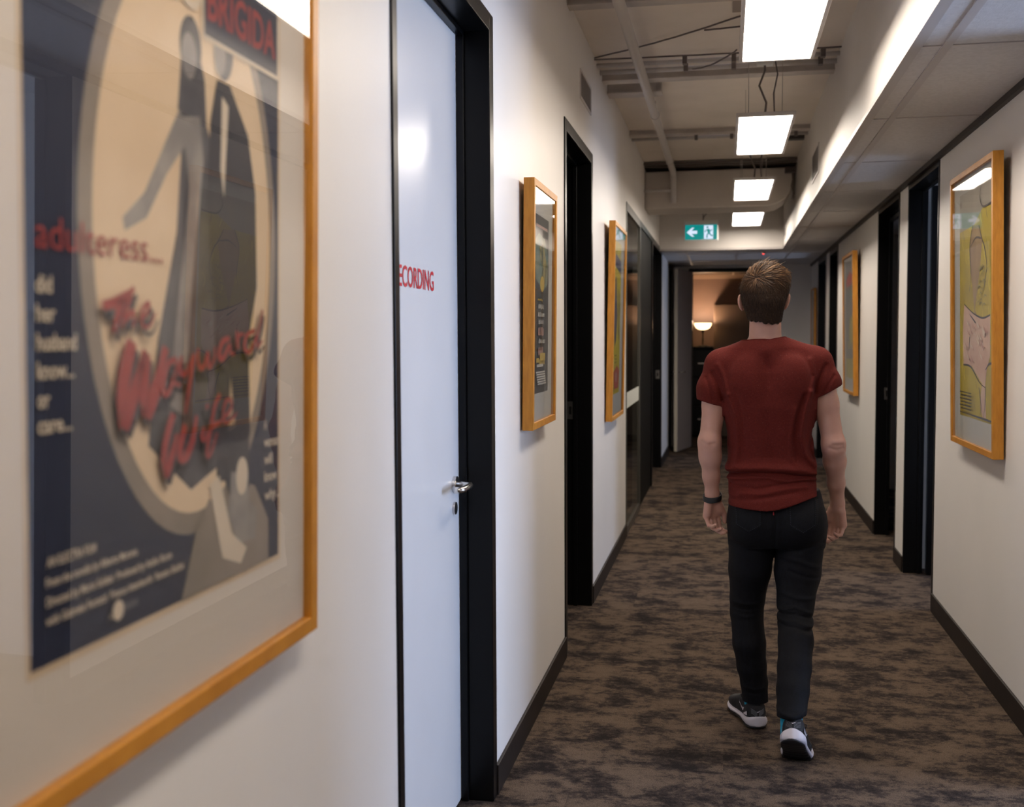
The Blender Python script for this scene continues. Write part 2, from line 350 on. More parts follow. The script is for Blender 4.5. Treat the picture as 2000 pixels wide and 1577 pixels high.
tag(MB().tube([(-.475, -3.4, 2.985), (-.475, 9.9, 2.985), (-.475, 10.0, 2.98), (-.475, 10.06, 2.97), (-.475, 10.085, 2.92), (-.475, 10.09, 2.72)], .027, 16).build('sprinkler_pipe', M_PIPE, smooth=True),
    'pale painted pipe running lengthwise under the slab above the left wall', 'pipe')
q = bpy.data.objects['sprinkler_pipe']
for y in (4.7, 7.45, 9.4):
    MB().tube([(-.475, y, 2.985), (-.475, y + .03, 2.985)], .033, 16).build('pipe_coupling', M_PIPE, q)
MB().tube([(-.475, 7.47, 3.02), (-.475, 7.47, HC)], .006, 8).build('pipe_hanger', M_STEEL, q)
tag(MB().tube([(WL, 10.075, 2.83), (-.50, 10.075, 2.83)], .014, 12).build('branch_pipe', M_PIPE, smooth=True), 'short pale pipe stub from left wall to the lengthwise pipe by the boxed beam', 'pipe')
lab = ['pale conduit crossing the slab just before the cable bundle, in front', 'pale conduit crossing the slab directly behind the cable bundle', 'pale conduit crossing the slab between second and third light panels']
for i, (y, z, r) in enumerate(((6.33, 3.053, .012), (6.50, 3.053, .014), (8.72, 3.053, .013))):
    o = MB().tube([(WL, y, z), (BX, y, z)], r, 10).build('electrical_conduit', M_PIPE, smooth=True); tag(o, lab[i], 'conduit', 'conduits crossing the exposed slab')
    for x in (-.25, .02, .5):
        MB().box(x, x + .025, y - .022, y + .022, z - .018, HC).build('conduit_clamp', M_CABLE, o)
def sag(a, c, d, n=14, j=.004):
    a, c = Vector(a), Vector(c); return [a.lerp(c, t / n) + Vector((random.uniform(-j, j), random.uniform(-j, j), -d * 4 * (t / n) * (1 - t / n))) for t in range(n + 1)]
cb = [((WL, 6.22, 3.06), (BX, 6.22, 3.06), .004, 'dark grey cable tied along the crossing conduits, lowest of three'), ((WL, 6.22, 3.07), (.08, 5.55, 3.07), .012, 'loose grey cable slanting across the slab toward the nearest light panel'),
      ((-.2, 6.42, 3.028), (.05, 6.05, 3.03), .02, 'thin drooping cable running to the second light panel'), ((-.12, 5.78, 3.07), (.25, 5.70, 3.07), .004, 'thin straight wire fixed to the slab near the nearest light panel')]
for a, c, d, lb in cb: tag(MB().tube(sag(a, c, d), .0045, 6).build('cable', M_CABLE, smooth=True), lb, 'cable', 'loose cables on the slab')
tag(MB().box(.02, .30, 5.30, 5.52, HC - .006, HC, 0).build('cover_plate', mat('brown plate', (.33, .27, .23), .7)), 'flat tan cover plate fixed to the slab left of nearest light', 'plate')
tag(MB().box(.44, .58, 8.76, 8.84, HC - .06, HC - .01).build('junction_box', mat('dark junction box', (.05, .04, .035), .5), bevel=.003), 'small dark junction box on the slab beside the bulkhead', 'junction box')
tag(MB().box(.50, .585, 10.02, 10.09, 2.95, 3.0).build('cable_bracket', mat('dark bracket', (.07, .055, .05), .5), bevel=.003), 'small dark bracket at the rounded corner of boxed beam', 'bracket')
# cables down the right end of the boxed beam
tag(MB().tube([(.565, 10.07, 2.97), (.572, 10.08, 2.9), (.560, 10.075, 2.84), (.575, 10.07, 2.78), (.57, 10.08, 2.72)], .008, 8).build('cable', M_CABLE, smooth=True), 'dark cable hanging down the rounded end of boxed beam', 'cable', 'loose cables on the slab')

M_LED = emis('lit diffuser', (1.0, .89, .77), PANEL_STRENGTH)
def light_panel(yc, label, ln=1.24, cables=True):
    z = 2.69; x0, x1 = .062, .345; y0, y1 = yc - ln / 2, yc + ln / 2
    root = empty('light_panel', ((x0 + x1) / 2, yc, z)); tag(root, label, 'light', 'suspended light panels down the corridor')
    hx, hy = (x1 - x0) / 2, ln / 2; t = .016
    q = MB(); q.box(-hx - t, -hx, -hy - t, hy + t, 0, .022); q.box(hx, hx + t, -hy - t, hy + t, 0, .022); q.box(-hx, hx, -hy - t, -hy, 0, .022); q.box(-hx, hx, hy, hy + t, 0, .022); q.box(-hx, hx, -hy, hy, .013, .022)
    q.build('housing', M_ALU, root, bevel=.002)
    q = MB(); c = .012; pts = [(-hx + c, -hy), (hx - c, -hy), (hx, -hy + c), (hx, hy - c), (hx - c, hy), (-hx + c, hy), (-hx, hy - c), (-hx, -hy + c)]
    q.add([(x, y, .009) for x, y in pts], [tuple(range(8))[::-1]]); q.build('diffuser', M_LED, root)
    for sx in (-.09, .09):
        for sy in (-hy * .8, hy * .8):
            MB().tube([(sx, sy, .022), (sx, sy, HC - z)], .0022, 6).build('suspension_wire', M_STEEL, root)
    q = MB()
    q.tube([(0, -hy * .55, .022), (.01, -hy * .56, .13), (-.03, -hy * .6, .22), (.0, -hy * .6, .30), (.0, -hy * .6, HC - z)], .006, 8)
    q.tube([(.06, -hy * .5, .022), (.05, -hy * .55, .18), (.07, -hy * .6, .28), (.05, -hy * .6, HC - z)], .004, 8)
    q.build('power_cord', M_CABLE, root, smooth=True)
    q = MB(); q.box(-.045, .045, -hy * .6 - .03, -hy * .6 + .03, .33, HC - z); q.build('connection_box', M_WHITEP, root, bevel=.004)
    return root
PY = [(1.12, 'light panel above the large framed movie poster on the left'), (4.30, 'nearest lit white panel in view, cut off by top edge'), (6.76, 'second lit white ceiling panel from the near end in view'),
      (9.20, 'third lit white panel hanging just before the boxed beam'), (11.42, 'farthest smallest lit white panel beside the green exit sign')]
for y, lb in PY: light_panel(y, lb)

# air grilles
def grille(name, x, sgn, y0, y1, z0, z1, label):
    q = MB(); a, c = sorted((x, x + sgn * .006)); f = .014
    q.box(a, c, y0, y1, z0, z0 + f); q.box(a, c, y0, y1, z1 - f, z1); q.box(a, c, y0, y0 + f, z0 + f, z1 - f); q.box(a, c, y1 - f, y1, z0 + f, z1 - f)
    o = q.build(name, M_ALU); tag(o, label, 'air vent')
    q = MB(); k = z0 + f + .004
    while k < z1 - f - .004: q.box(*sorted((x, x + sgn * .004)), y0 + f, y1 - f, k, k + .0045); k += .011
    q.build('louvre', mat('grey louvre', (.30, .27, .25), .5), o)
    MB().box(*sorted((x + sgn * .0002, x + sgn * .0012)), y0 + f, y1 - f, z0 + f, z1 - f).build('grille_backing', mat('dark duct', (.03, .027, .025), .9), o)
grille('air_grille', WL, 1, 5.59, 6.04, 2.715, 2.865, 'small grey air grille high on left wall above the dark doorway')
grille('air_grille', BX, -1, 7.65, 8.22, 2.60, 2.80, 'narrow dark air grille on the bulkhead face, right side')
grille('air_grille', BX, -1, 11.75, 12.15, 2.55, 2.66, 'far small air grille low on the bulkhead near exit sign')

# exit sign
ex = empty('exit_sign', (-.265, 11.78, 2.53)); tag(ex, 'green illuminated exit sign with white left arrow and running figure', 'exit sign')
q = MB(); q.box(-.178, .178, 0, .045, -.008, .205); q.build('sign_housing', M_WHITEP, ex, bevel=.006)
MB().box(-.165, .165, -.004, 0, .003, .158).build('sign_face', emis('lit green panel', (.0, .20, .19), .5), ex)
M_SW = emis('lit white symbol', (.70, .80, .98), .42)
q = MB(); q.add([(-.150, -.005, .080), (-.095, -.005, .035), (-.070, -.005, .035), (-.098, -.005, .064), (-.040, -.005, .064), (-.040, -.005, .096), (-.098, -.005, .096), (-.070, -.005, .128), (-.095, -.005, .128)], [(0, 1, 2, 3, 6, 7, 8), (3, 4, 5, 6)])
q.build('arrow_symbol', M_SW, ex)
q = MB(); q.box(.030, .125, -.0052, -.0046, .008, .150); q.build('doorway_symbol', M_SW, ex)
q = MB(); gm = emis('lit green figure', (.0, .20, .19), .5)
def flat(q, pts, wd, y=-.0062, mi=0):
    for (ax, az), (bx, bz) in zip(pts, pts[1:]):
        d = Vector((bx - ax, bz - az)); d.normalize(); nx, nz = -d.y * wd / 2, d.x * wd / 2
        q.add([(ax + nx, y, az + nz), (bx + nx, y, bz + nz), (bx - nx, y, bz - nz), (ax - nx, y, az - nz)], [(0, 1, 2, 3)], mi)
q.add([(.066 + .011 * math.cos(a), -.0062, .130 + .011 * math.sin(a)) for a in [k * math.pi / 6 for k in range(12)]], [tuple(range(12))])
flat(q, [(.072, .112), (.082, .070)], .026); flat(q, [(.076, .108), (.050, .100), (.040, .080)], .010); flat(q, [(.078, .104), (.102, .092), (.112, .106)], .010)
flat(q, [(.080, .072), (.062, .050), (.060, .018)], .013); flat(q, [(.084, .072), (.100, .048), (.122, .040)], .013)
q.build('running_figure', gm, ex)
q = MB(); q.tube([(.02, .022, .205), (.02, .022, HC - 2.53)], .005, 8); q.tube([(.02, .022, .215), (.03, .03, .25), (.06, .02, .28), (.05, .02, .36)], .006, 8); q.build('sign_bracket', M_CABLE, ex)
# motion sensor
ms = empty('motion_sensor', (.41, 12.86, LC)); tag(ms, 'tiny ceiling sensor with a red light past the header', 'sensor')
MB().lathe([(0.0001, -.022), (.018, -.020), (.028, -.010), (.030, 0)], n=20).build('sensor_body', M_WHITEP, ms, smooth=True)
MB().lathe([(0.0001, -.032), (.007, -.029), (.009, -.024), (.009, -.018)], n=12).build('indicator_light', emis('red indicator', (1, .06, .05), 1.6), ms, smooth=True)

# ------------------------------------------------------------------ lamp room beyond the end doorway
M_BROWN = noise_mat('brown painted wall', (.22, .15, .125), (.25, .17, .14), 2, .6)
b = MB(); b.box(-3.4, 4.2, 17.27, 17.4, 0, HC); S(b.build('wall_lamp_room_rear', M_BROWN))
b = MB(); b.box(-1.7, -1.6, END + .12, 17.27, 0, HC); b.box(2.0, 2.1, END + .12, 17.27, 0, HC); b.box(-3.4, WL - .12, END, END + .12, 0, HC); b.box(WR + .12, 4.0, END, END + .12, 0, HC)
S(b.build('wall_lamp_room_side', M_BROWN))
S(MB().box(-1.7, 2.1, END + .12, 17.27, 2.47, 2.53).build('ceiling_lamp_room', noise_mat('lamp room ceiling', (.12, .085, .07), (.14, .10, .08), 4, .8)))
q = MB(); 
for x in (-1.2, -.55, .1, .75, 1.4): q.box(x - .012, x + .012, END + .12, 17.2, 2.455, 2.47)
q.box(-1.6, 2.0, 16.5, 16.525, 2.455, 2.47); q.box(-1.6, 2.0, 17.20, 17.27, 2.41, 2.47)
S(q.build('trim_3', noise_mat('cornice', (.50, .38, .30), (.55, .42, .33), 4, .6)))
tc_ = MB(); tc_.box(-.185, .95, 17.02, 17.26, 0, 2.02); o = tc_.build('tall_cupboard', noise_mat('cupboard laminate', (.12, .08, .06), (.14, .095, .07), 3, .5), bevel=.004)
tag(o, 'tall brown cupboard to the right of the glowing lamp, partly behind the person', 'cupboard')
for k in range(2):
    dd = MB().box(-.165 + k * .56, .38 + k * .56, 17.00, 17.02, .06, 2.0).build('door', noise_mat('cupboard door', (.12, .08, .06), (.14, .095, .07), 3, .5), o, bevel=.002)
    MB().box(.32 + k * .12, .335 + k * .12, 16.98, 17.00, .95, 1.15).build('handle', M_STEEL, dd)
cb = empty('side_cabinet', (-.36, 16.92, 0)); tag(cb, 'black cabinet carrying the glowing lamp at the end of corridor', 'cabinet')
MB().box(-.17, .17, -.20, .28, .04, 1.345).build('body', M_BLACKM, cb, bevel=.003)
MB().box(-.174, .174, -.215, .29, 1.345, 1.37).build('top', M_BLACK, cb, bevel=.003)
for k in range(3):
    dr = MB().box(-.165, .165, -.212, -.20, .08 + k * .42, .08 + k * .42 + .40).build('drawer', M_BLACK, cb, bevel=.002)
    MB().box(-.05, .05, -.23, -.212, .27 + k * .42, .285 + k * .42).build('handle', M_STEEL, dr)
lp = empty('uplight_lamp', (-.345, 16.88, 1.37)); tag(lp, 'black stemmed table lamp with a glowing cream glass bowl', 'lamp')
MB().lathe([(0.0001, .022), (.05, .018), (.075, .010), (.08, 0)], n=32).build('base', M_BLACK, lp, smooth=True)
MB().lathe([(.010, .015), (.008, .06), (.012, .10), (.008, .13), (.008, .20), (.020, .225), (.026, .245), (.030, .252), (.008, .262), (.0001, .262)], n=20).build('stem', M_BLACK, lp, smooth=True)
bw = bpy.data.materials.new('glowing opal glass'); bw.use_nodes = True; pb = P(bw); pb.inputs['Base Color'].default_value = (.9, .75, .55, 1); pb.inputs['Emission Color'].default_value = (1.0, .60, .28, 1); pb.inputs['Emission Strength'].default_value = 2.6
lnn = []
MB().lathe([(.022, .250), (.070, .262), (.105, .288), (.124, .325), (.129, .352), (.125, .352), (.119, .326), (.100, .294), (.067, .269), (.0001, .258)], n=40).build('lamp_shade', bw, lp, smooth=True)
l = bpy.data.lights.new('lamp bulb', 'POINT'); l.energy = LAMP_WATT; l.color = (1.0, .72, .50); l.shadow_soft_size = .05
lo = bpy.data.objects.new('lamp_bulb_light', l); COL.objects.link(lo); lo.location = (-.345, 16.88, 1.37 + .335)

# ------------------------------------------------------------------ framed posters
def col(name, c, rough=.6): return mat(name, c, rough)
class Art:
    """flat printed artwork: paper sheet and ink shapes on it, in (s, t) = (along the wall, up the frame)"""
    def __init__(a): a.shapes = []; a.mats = []; a.k = 0
    def mi(a, m):
        if m not in a.mats: a.mats.append(m)
        return a.mats.index(m)
    def poly(a, pts, m): a.k += 1; a.shapes.append((pts, [tuple(range(len(pts)))], a.mi(m), a.k)); return a
    def rect(a, s0, s1, t0, t1, m): return a.poly([(s0, t0), (s1, t0), (s1, t1), (s0, t1)], m)
    def ell(a, cs, ct, rs, rt, m, n=64): return a.poly([(cs + rs * math.cos(2 * math.pi * i / n), ct + rt * math.sin(2 * math.pi * i / n)) for i in range(n)], m)
    def stroke(a, pts, w, m, taper=.55, off=(0, 0), layer=None):
        # smooth (Catmull-Rom) then ribbon
        P_ = [Vector(p) for p in pts]; out = []
        for i in range(len(P_) - 1):
            p0 = P_[max(i - 1, 0)]; p1 = P_[i]; p2 = P_[i + 1]; p3 = P_[min(i + 2, len(P_) - 1)]
            for j in range(6):
                t = j / 6; out.append(.5 * ((2 * p1) + (p2 - p0) * t + (2 * p0 - 5 * p1 + 4 * p2 - p3) * t * t + (3 * p1 - p0 - 3 * p2 + p3) * t ** 3))
        out.append(P_[-1]); n = len(out); L_ = []; R_ = []
        for i, p in enumerate(out):
            d = (out[min(i + 1, n - 1)] - out[max(i - 1, 0)]); d = d.normalized() if d.length > 1e-9 else Vector((1, 0)); nn = Vector((-d.y, d.x))
            u = i / (n - 1); ww = w / 2 * (taper + (1 - taper) * math.sin(math.pi * min(1, u * 1.2 + .12)) ** .6)
            L_.append(p + nn * ww); R_.append(p - nn * ww)
        vs = [(p.x + off[0], p.y + off[1]) for p in L_ + R_]; a.k += 1 if layer is None else 0
        a.shapes.append((vs, [(i, i + 1, n + i + 1, n + i) for i in range(n - 1)], a.mi(m), a.k if layer is None else layer)); return a
    def text(a, body, s0, s1, t0, h, m, bold=.0, italic=0.0, mirror=False):
        vs, fs = text_mesh(body, bold); 
        if not vs: return a
        a.k += 1; a.shapes.append(([(s0 + (s1 - s0) * x + italic * y * h * 1.38, t0 + y * h * 1.38) for x, y in vs], fs, a.mi(m), a.k)); return a

def framed(name, label, sgn, y0, y1, zb, H, phi, mar, paper, art, matm, fw=.026, out0=.008, depth=.034, wood_m=M_WOOD, glz=None, group='oak framed posters along the corridor'):
    """sgn +1: on the left wall. mar = (near, far, bottom, top) mount margins measured from the outer edge; art uses (s = world y, t)"""
    wall = WL if sgn > 0 else WR
    root = empty(name, (wall + sgn * out0, (y0 + y1) / 2, zb), (0, sgn * phi, 0)); tag(root, label, 'framed poster', group)
    yc = (y0 + y1) / 2; a0, a1 = y0 - yc, y1 - yc
    def X(o): return sgn * o
    def bx(q, o0, o1, *r): lo, hi = sorted((X(o0), X(o1))); q.box(lo, hi, *r)
    q = MB(); bx(q, 0, depth, a0, a0 + fw, 0, H); bx(q, 0, depth, a1 - fw, a1, 0, H); bx(q, 0, depth, a0 + fw, a1 - fw, 0, fw); bx(q, 0, depth, a0 + fw, a1 - fw, H - fw, H)
    q.build('frame', wood_m, root, bevel=.0015)
    q = MB(); bx(q, .002, .006, a0 + .004, a1 - .004, .004, H - .004); q.build('backing_board', M_BACK, root)
    pl = depth - .016
    q = MB(); bx(q, pl - .004, pl, a0 + fw, a1 - fw, fw, H - fw); q.build('mount_board', matm, root)
    p0, p1, pb_, pt = mar
    q = MB(); bx(q, pl, pl + .0006, p0 - yc, p1 - yc, pb_, pt)
    for pts, fs, mi, k in art.shapes:
        o = X(pl + .0006 + .00012 * k)
        vs = [(o, s - yc, t) for s, t in pts]
        q.add(vs, fs if sgn > 0 else [f[::-1] for f in fs], mi + 1)
    q.build('poster_print', [paper] + art.mats, root)
    g = X(depth - .004); q = MB(); f = [(g, a0 + fw, fw), (g, a1 - fw, fw), (g, a1 - fw, H - fw), (g, a0 + fw, H - fw)]
    q.add(f if sgn > 0 else f[::-1], [(0, 1, 2, 3)]); q.build('glazing', glz or M_GLASS, root)
    return root

C_NAVY = col('navy ink', (.006, .010, .032)); C_CREAM = noise_mat('cream paper ink', (.66, .50, .33), (.60, .44, .28), 5, .7)
C_HALO = noise_mat('grey brown halo ink', (.20, .165, .13), (.26, .21, .17), 8, .7); C_REDI = col('red ink', (.30, .035, .03)); C_GREY = noise_mat('grey halftone ink', (.10, .095, .10), (.05, .048, .055), 14, .7)
C_DARK = col('charcoal ink', (.030, .028, .034)); C_MID = noise_mat('mid grey ink', (.30, .27, .24), (.20, .18, .17), 18, .7); C_LT = col('pale ink', (.60, .50, .38)); C_PAPER = noise_mat('aged poster paper', (.62, .48, .32), (.54, .40, .26), 7, .8)

# large poster, left foreground
A = Art()
A.rect(1.001, 1.642, .156, 1.13, C_NAVY)
A.ell(1.362, .640, .268, .400, C_HALO); A.ell(1.366, .640, .243, .372, C_CREAM)
# plain standing pair: long gown and dark suit
A.poly([(1.33, .87), (1.375, .89), (1.395, .85), (1.40, .79), (1.43, .74), (1.44, .60), (1.45, .44), (1.455, .33), (1.35, .30), (1.24, .37), (1.265, .50), (1.315, .64), (1.33, .76), (1.32, .80)], C_GREY)
A.poly([(1.325, .80), (1.345, .76), (1.29, .71), (1.24, .65), (1.19, .63), (1.185, .645), (1.235, .68), (1.28, .74)], C_MID)
A.poly([(1.33, .79), (1.35, .70), (1.32, .56), (1.29, .42), (1.33, .40), (1.36, .60), (1.39, .74), (1.38, .80)], C_MID)
A.ell(1.355, .885, .030, .040, C_DARK); A.ell(1.350, .872, .020, .030, C_MID)
A.poly([(1.43, .86), (1.47, .86), (1.53, .80), (1.555, .72), (1.56, .58), (1.53, .50), (1.535, .36), (1.50, .30), (1.47, .45), (1.455, .30), (1.425, .30), (1.42, .55), (1.40, .70), (1.41, .80)], C_DARK)
A.poly([(1.445, .84), (1.465, .83), (1.45, .70), (1.44, .74)], C_LT)
A.ell(1.450, .905, .030, .042, C_DARK); A.ell(1.438, .895, .018, .028, C_MID)
# smaller seated group at the lower right
A.poly([(1.32, .156), (1.60, .156), (1.60, .22), (1.55, .28), (1.50, .29), (1.45, .27), (1.40, .28), (1.36, .24)], C_HALO)
A.poly([(1.46, .37), (1.50, .38), (1.53, .35), (1.53, .28), (1.48, .25), (1.45, .30)], C_DARK)
A.poly([(1.47, .31), (1.52, .30), (1.53, .26), (1.56, .24), (1.55, .20), (1.49, .20), (1.46, .25)], C_MID); A.ell(1.505, .30, .020, .028, C_LT)
A.poly([(1.40, .30), (1.43, .31), (1.47, .22), (1.52, .19), (1.50, .17), (1.44, .19)], C_LT)
# top right title box
A.poly([(1.385, .905), (1.640, .905), (1.640, 1.02), (1.385, 1.02)], C_LT); A.poly([(1.391, .911), (1.634, .911), (1.634, 1.014), (1.391, 1.014)], C_NAVY)
A.text('LOLLO', 1.13, 1.385, .935, .06, C_LT, .02); A.text('BRIGIDA', 1.400, 1.626, .935, .055, C_REDI, .02)
A.text('adulteress...', 1.016, 1.275, .597, .036, C_REDI, .0)
for body, s1, t in (('did', 1.043, .551), ('her', 1.048, .521), ('husband', 1.086, .491), ('know...', 1.081, .461), ('or', 1.036, .431), ('care...', 1.075, .404)): A.text(body, 1.015, s1, t, .0185, C_LT, .02)
for body, s1, t in (('A', 1.590, .362), ('woman', 1.636, .335), ('will', 1.610, .308), ('know', 1.628, .281), ('why...', 1.640, .252)): A.text(body, 1.581, s1, t, .0165, C_LT, .02)
A.text('AN ELECTRA FILM', 1.026, 1.117, .262, .0105, C_LT, .02); A.text('From the novella by Alberto Moravia', 1.024, 1.206, .241, .010, C_LT, .02)
A.text('Directed by Mario Soldati  Produced by Attilio Riccio', 1.024, 1.290, .220, .010, C_LT, .02); A.text('with Gabriele Ferzetti  Franco Interlenghi  Renato Baldini', 1.023, 1.322, .200, .010, C_LT, .02)
A.ell(1.162, .183, .012, .012, C_LT, 24); A.text('A', 1.142, 1.148, .176, .008, C_LT); A.text('RELEASE', 1.178, 1.205, .180, .008, C_MID)
ST = {'T1': [(1.13, .54), (1.157, .545), (1.184, .555), (1.198, .563)], 'T2': [(1.173, .552), (1.162, .532), (1.153, .51)], 'h1': [(1.193, .557), (1.179, .536), (1.168, .515)],
 'h2': [(1.177, .523), (1.191, .534), (1.198, .528), (1.195, .516)], 'e1': [(1.209, .525), (1.228, .535), (1.231, .546), (1.219, .54), (1.213, .528), (1.221, .517), (1.235, .52), (1.247, .535)],
 'W1': [(1.192, .500), (1.176, .462), (1.168, .426), (1.170, .398)], 'W2': [(1.171, .398), (1.191, .43), (1.223, .488)], 'W3': [(1.223, .485), (1.217, .441), (1.222, .408)], 'W4': [(1.222, .408), (1.246, .44), (1.272, .492)],
 'a1': [(1.3, .476), (1.277, .47), (1.264, .439), (1.277, .434), (1.296, .458), (1.301, .474), (1.293, .448), (1.309, .443)], 'y1': [(1.312, .48), (1.309, .46), (1.325, .458), (1.343, .48)], 'y2': [(1.348, .483), (1.334, .443), (1.322, .405)],
 'w1': [(1.357, .49), (1.36, .466), (1.374, .465), (1.386, .483), (1.389, .463), (1.405, .475), (1.408, .492)], 'a2': [(1.453, .503), (1.43, .498), (1.42, .479), (1.433, .475), (1.452, .493), (1.456, .482), (1.469, .481)],
 'r1': [(1.476, .514), (1.479, .489), (1.483, .507), (1.5, .509)], 'd1': [(1.539, .515), (1.51, .507), (1.503, .488), (1.524, .485), (1.554, .519), (1.565, .546), (1.55, .511), (1.546, .49), (1.565, .5)],
 'V1': [(1.29, .407), (1.272, .377), (1.265, .349), (1.27, .328)], 'V2': [(1.27, .328), (1.286, .353), (1.299, .380)], 'V3': [(1.322, .39), (1.308, .364), (1.308, .347), (1.319, .343)], 'V4': [(1.319, .343), (1.341, .368), (1.353, .400)],
 'i1': [(1.376, .382), (1.367, .371), (1.376, .366), (1.392, .381)], 'id': [(1.383, .414), (1.384, .406)], 'f1': [(1.423, .425), (1.407, .411), (1.395, .384), (1.382, .346), (1.394, .345), (1.413, .372)], 'f2': [(1.389, .381), (1.426, .387)],
 'e2': [(1.426, .389), (1.455, .401), (1.458, .414), (1.442, .415), (1.432, .399), (1.439, .384), (1.465, .39), (1.475, .396)]}
WD = {'T': .013, 'h': .008, 'e': .007, 'W': .026, 'a': .009, 'y': .009, 'w': .008, 'r': .008, 'd': .008, 'V': .015, 'i': .008, 'f': .009}
for k, p in ST.items(): A.stroke(p, WD[k[0]], C_DARK, .6, (.007, -.009), layer=60)
for k, p in ST.items(): A.stroke(p, WD[k[0]], C_REDI, .6, layer=64)
# fold creases of the old sheet
framed('framed_poster', 'large blurred framed navy movie poster with cream oval, nearest on left wall', 1, .800, 1.778, 1.0, 1.27, .018, (.995, 1.650, .148, 1.150), C_PAPER, A, M_MAT)

# second on the left wall: charcoal sheet
A = Art(); s0, s1 = 3.985, 4.335
C_CH = col('charcoal sheet ink', (.045, .047, .045)); C_GR = noise_mat('green gold ink', (.07, .09, .06), (.36, .30, .12), 22, .7, lo=.42, hi=.6); C_W = col('chalk ink', (.50, .48, .42)); C_PK = col('dusty pink ink', (.42, .24, .20)); C_YE = col('ochre ink', (.50, .34, .06)); C_TE = noise_mat('teal grey ink', (.10, .17, .15), (.26, .26, .18), 16, .7)
A.rect(s0, s1, .128, .80, C_CH); A.rect(s0 + .06, s1 - .03, .755, .765, C_PK)
A.poly([(s0 + .01, .69), (s0 + .12, .735), (s1 - .09, .72), (s1 - .01, .66), (s1 - .02, .55), (s1 - .13, .515), (s0 + .06, .56)], C_TE)
A.poly([(s0 + .12, .68), (s0 + .22, .70), (s1 - .04, .62), (s1 - .10, .53), (s0 + .16, .53), (s0 + .20, .60)], C_GR)
A.ell(s0 + .20, .545, .045, .03, C_YE)
random.seed(11); t = .49
for i, (m_, h) in enumerate(((C_YE, .012), (C_W, .022), (C_W, .020), (C_W, .020), (C_PK, .034), (C_W, .022), (C_PK, .036), (C_YE, .026))):
    w_ = .11 + .02 * (i % 3); x_ = s0 + .10 + .012 * (i % 2)
    for j in range(5):
        u = x_ + w_ * j / 5; A.poly([(u, t - h + random.random() * .004), (u + w_ * .16, t - h + random.random() * .004), (u + w_ * random.uniform(.12, .17), t - random.random() * .006), (u + w_ * random.uniform(0, .05), t - random.random() * .006)], m_)
    t -= h + .009
A.rect(s0 + .05, s0 + .11, .245, .262, C_YE); A.rect(s0 + .13, s0 + .25, .25, .28, C_YE); A.rect(s0 + .06, s0 + .20, .228, .238, C_W)
for k in range(6): A.rect(s0 + .04 + .008 * k, s0 + .24 + .006 * k, .205 - k * .009, .211 - k * .009, C_W)
framed('framed_poster', 'small oak framed charcoal poster on left wall just before the dark doorway', 1, 3.915, 4.46, 1.165, .915, .010, (s0, s1, .128, .80), C_W, A, M_MATG, depth=.040)

# third on the left wall: yellow sheet
A = Art(); s0, s1 = 6.84, 7.30
C_YL = noise_mat('yellow sheet ink', (.52, .42, .03), (.44, .34, .04), 6, .6); C_NV = noise_mat('navy purple ink', (.035, .035, .09), (.10, .10, .12), 12, .7); C_RR = col('brick red ink', (.40, .07, .05)); C_OL = noise_mat('olive shade ink', (.20, .17, .05), (.34, .28, .05), 15, .7)
A.rect(s0, s1, .16, 1.13, C_YL); A.poly([(s0 + .02, .98), (s1, .93), (s1, 1.02), (s0 + .1, 1.05)], C_NV)
A.poly([(s0 + .10, .90), (s0 + .16, .91), (s0 + .22, .78), (s0 + .26, .66), (s0 + .20, .50), (s0 + .13, .46), (s0 + .06, .60), (s0 + .08, .75)], C_NV)
A.poly([(s1 - .16, .84), (s1 - .04, .80), (s1 - .03, .52), (s1 - .12, .50), (s1 - .18, .66)], C_OL)
A.poly([(s0 + .07, .30), (s0 + .30, .34), (s1 - .02, .30), (s1 - .06, .19), (s0 + .12, .19)], C_RR); A.ell(s0 + .24, .265, .06, .035, C_PK)
for k in range(3): A.rect(s0 + .12, s0 + .26, .40 - k * .022, .41 - k * .022, C_OL)
framed('framed_poster', 'oak framed yellow poster on left wall between dark doorway and glazed partition', 1, 6.735, 7.52, .985, 1.235, .018, (s0, s1, .16, 1.13), C_YL, A, M_MATG, depth=.040)

# right wall: yellow sketch poster
A = Art(); s0, s1 = 4.80, 5.435
C_Y2 = noise_mat('mustard yellow ink', (.47, .36, .008), (.36, .26, .015), 5, .6, 5); C_TAN = noise_mat('tan sketch ink', (.36, .24, .11), (.28, .18, .08), 9, .7); C_PNK = noise_mat('salmon ink', (.52, .31, .22), (.60, .42, .31), 7, .7); C_INK = col('black brown ink', (.035, .025, .025)); C_OL2 = col('olive brush ink', (.30, .22, .02)); C_OL3 = col('bright yellow brush ink', (.60, .47, .02)); C_PK2 = col('rose brush ink', (.42, .20, .14)); C_GB = noise_mat('grey beige ink', (.34, .30, .24), (.28, .25, .20), 6, .7)
A.rect(s0, s1, .137, 1.15, C_Y2)
A.poly([(s0, 1.04), (s0 + .16, 1.05), (s0 + .34, .99), (s1, .98), (s1, 1.15), (s0, 1.15)], C_GB)
A.poly([(5.05, .98), (5.17, .99), (5.22, .90), (5.20, .78), (5.16, .70), (5.13, .60), (5.10, .66), (5.02, .80), (4.98, .92)], C_TAN)
A.poly([(5.09, .60), (5.13, .62), (5.14, .52), (5.09, .50)], C_TAN)
A.poly([(4.835, .585), (4.98, .575), (5.16, .60), (5.34, .645), (5.37, .52), (5.36, .37), (5.18, .37), (5.02, .31), (4.93, .285), (4.90, .36), (4.84, .42)], C_PNK)
A.poly([(4.94, .31), (4.99, .295), (5.02, .20), (4.97, .145), (4.91, .15), (4.92, .23)], C_PNK)
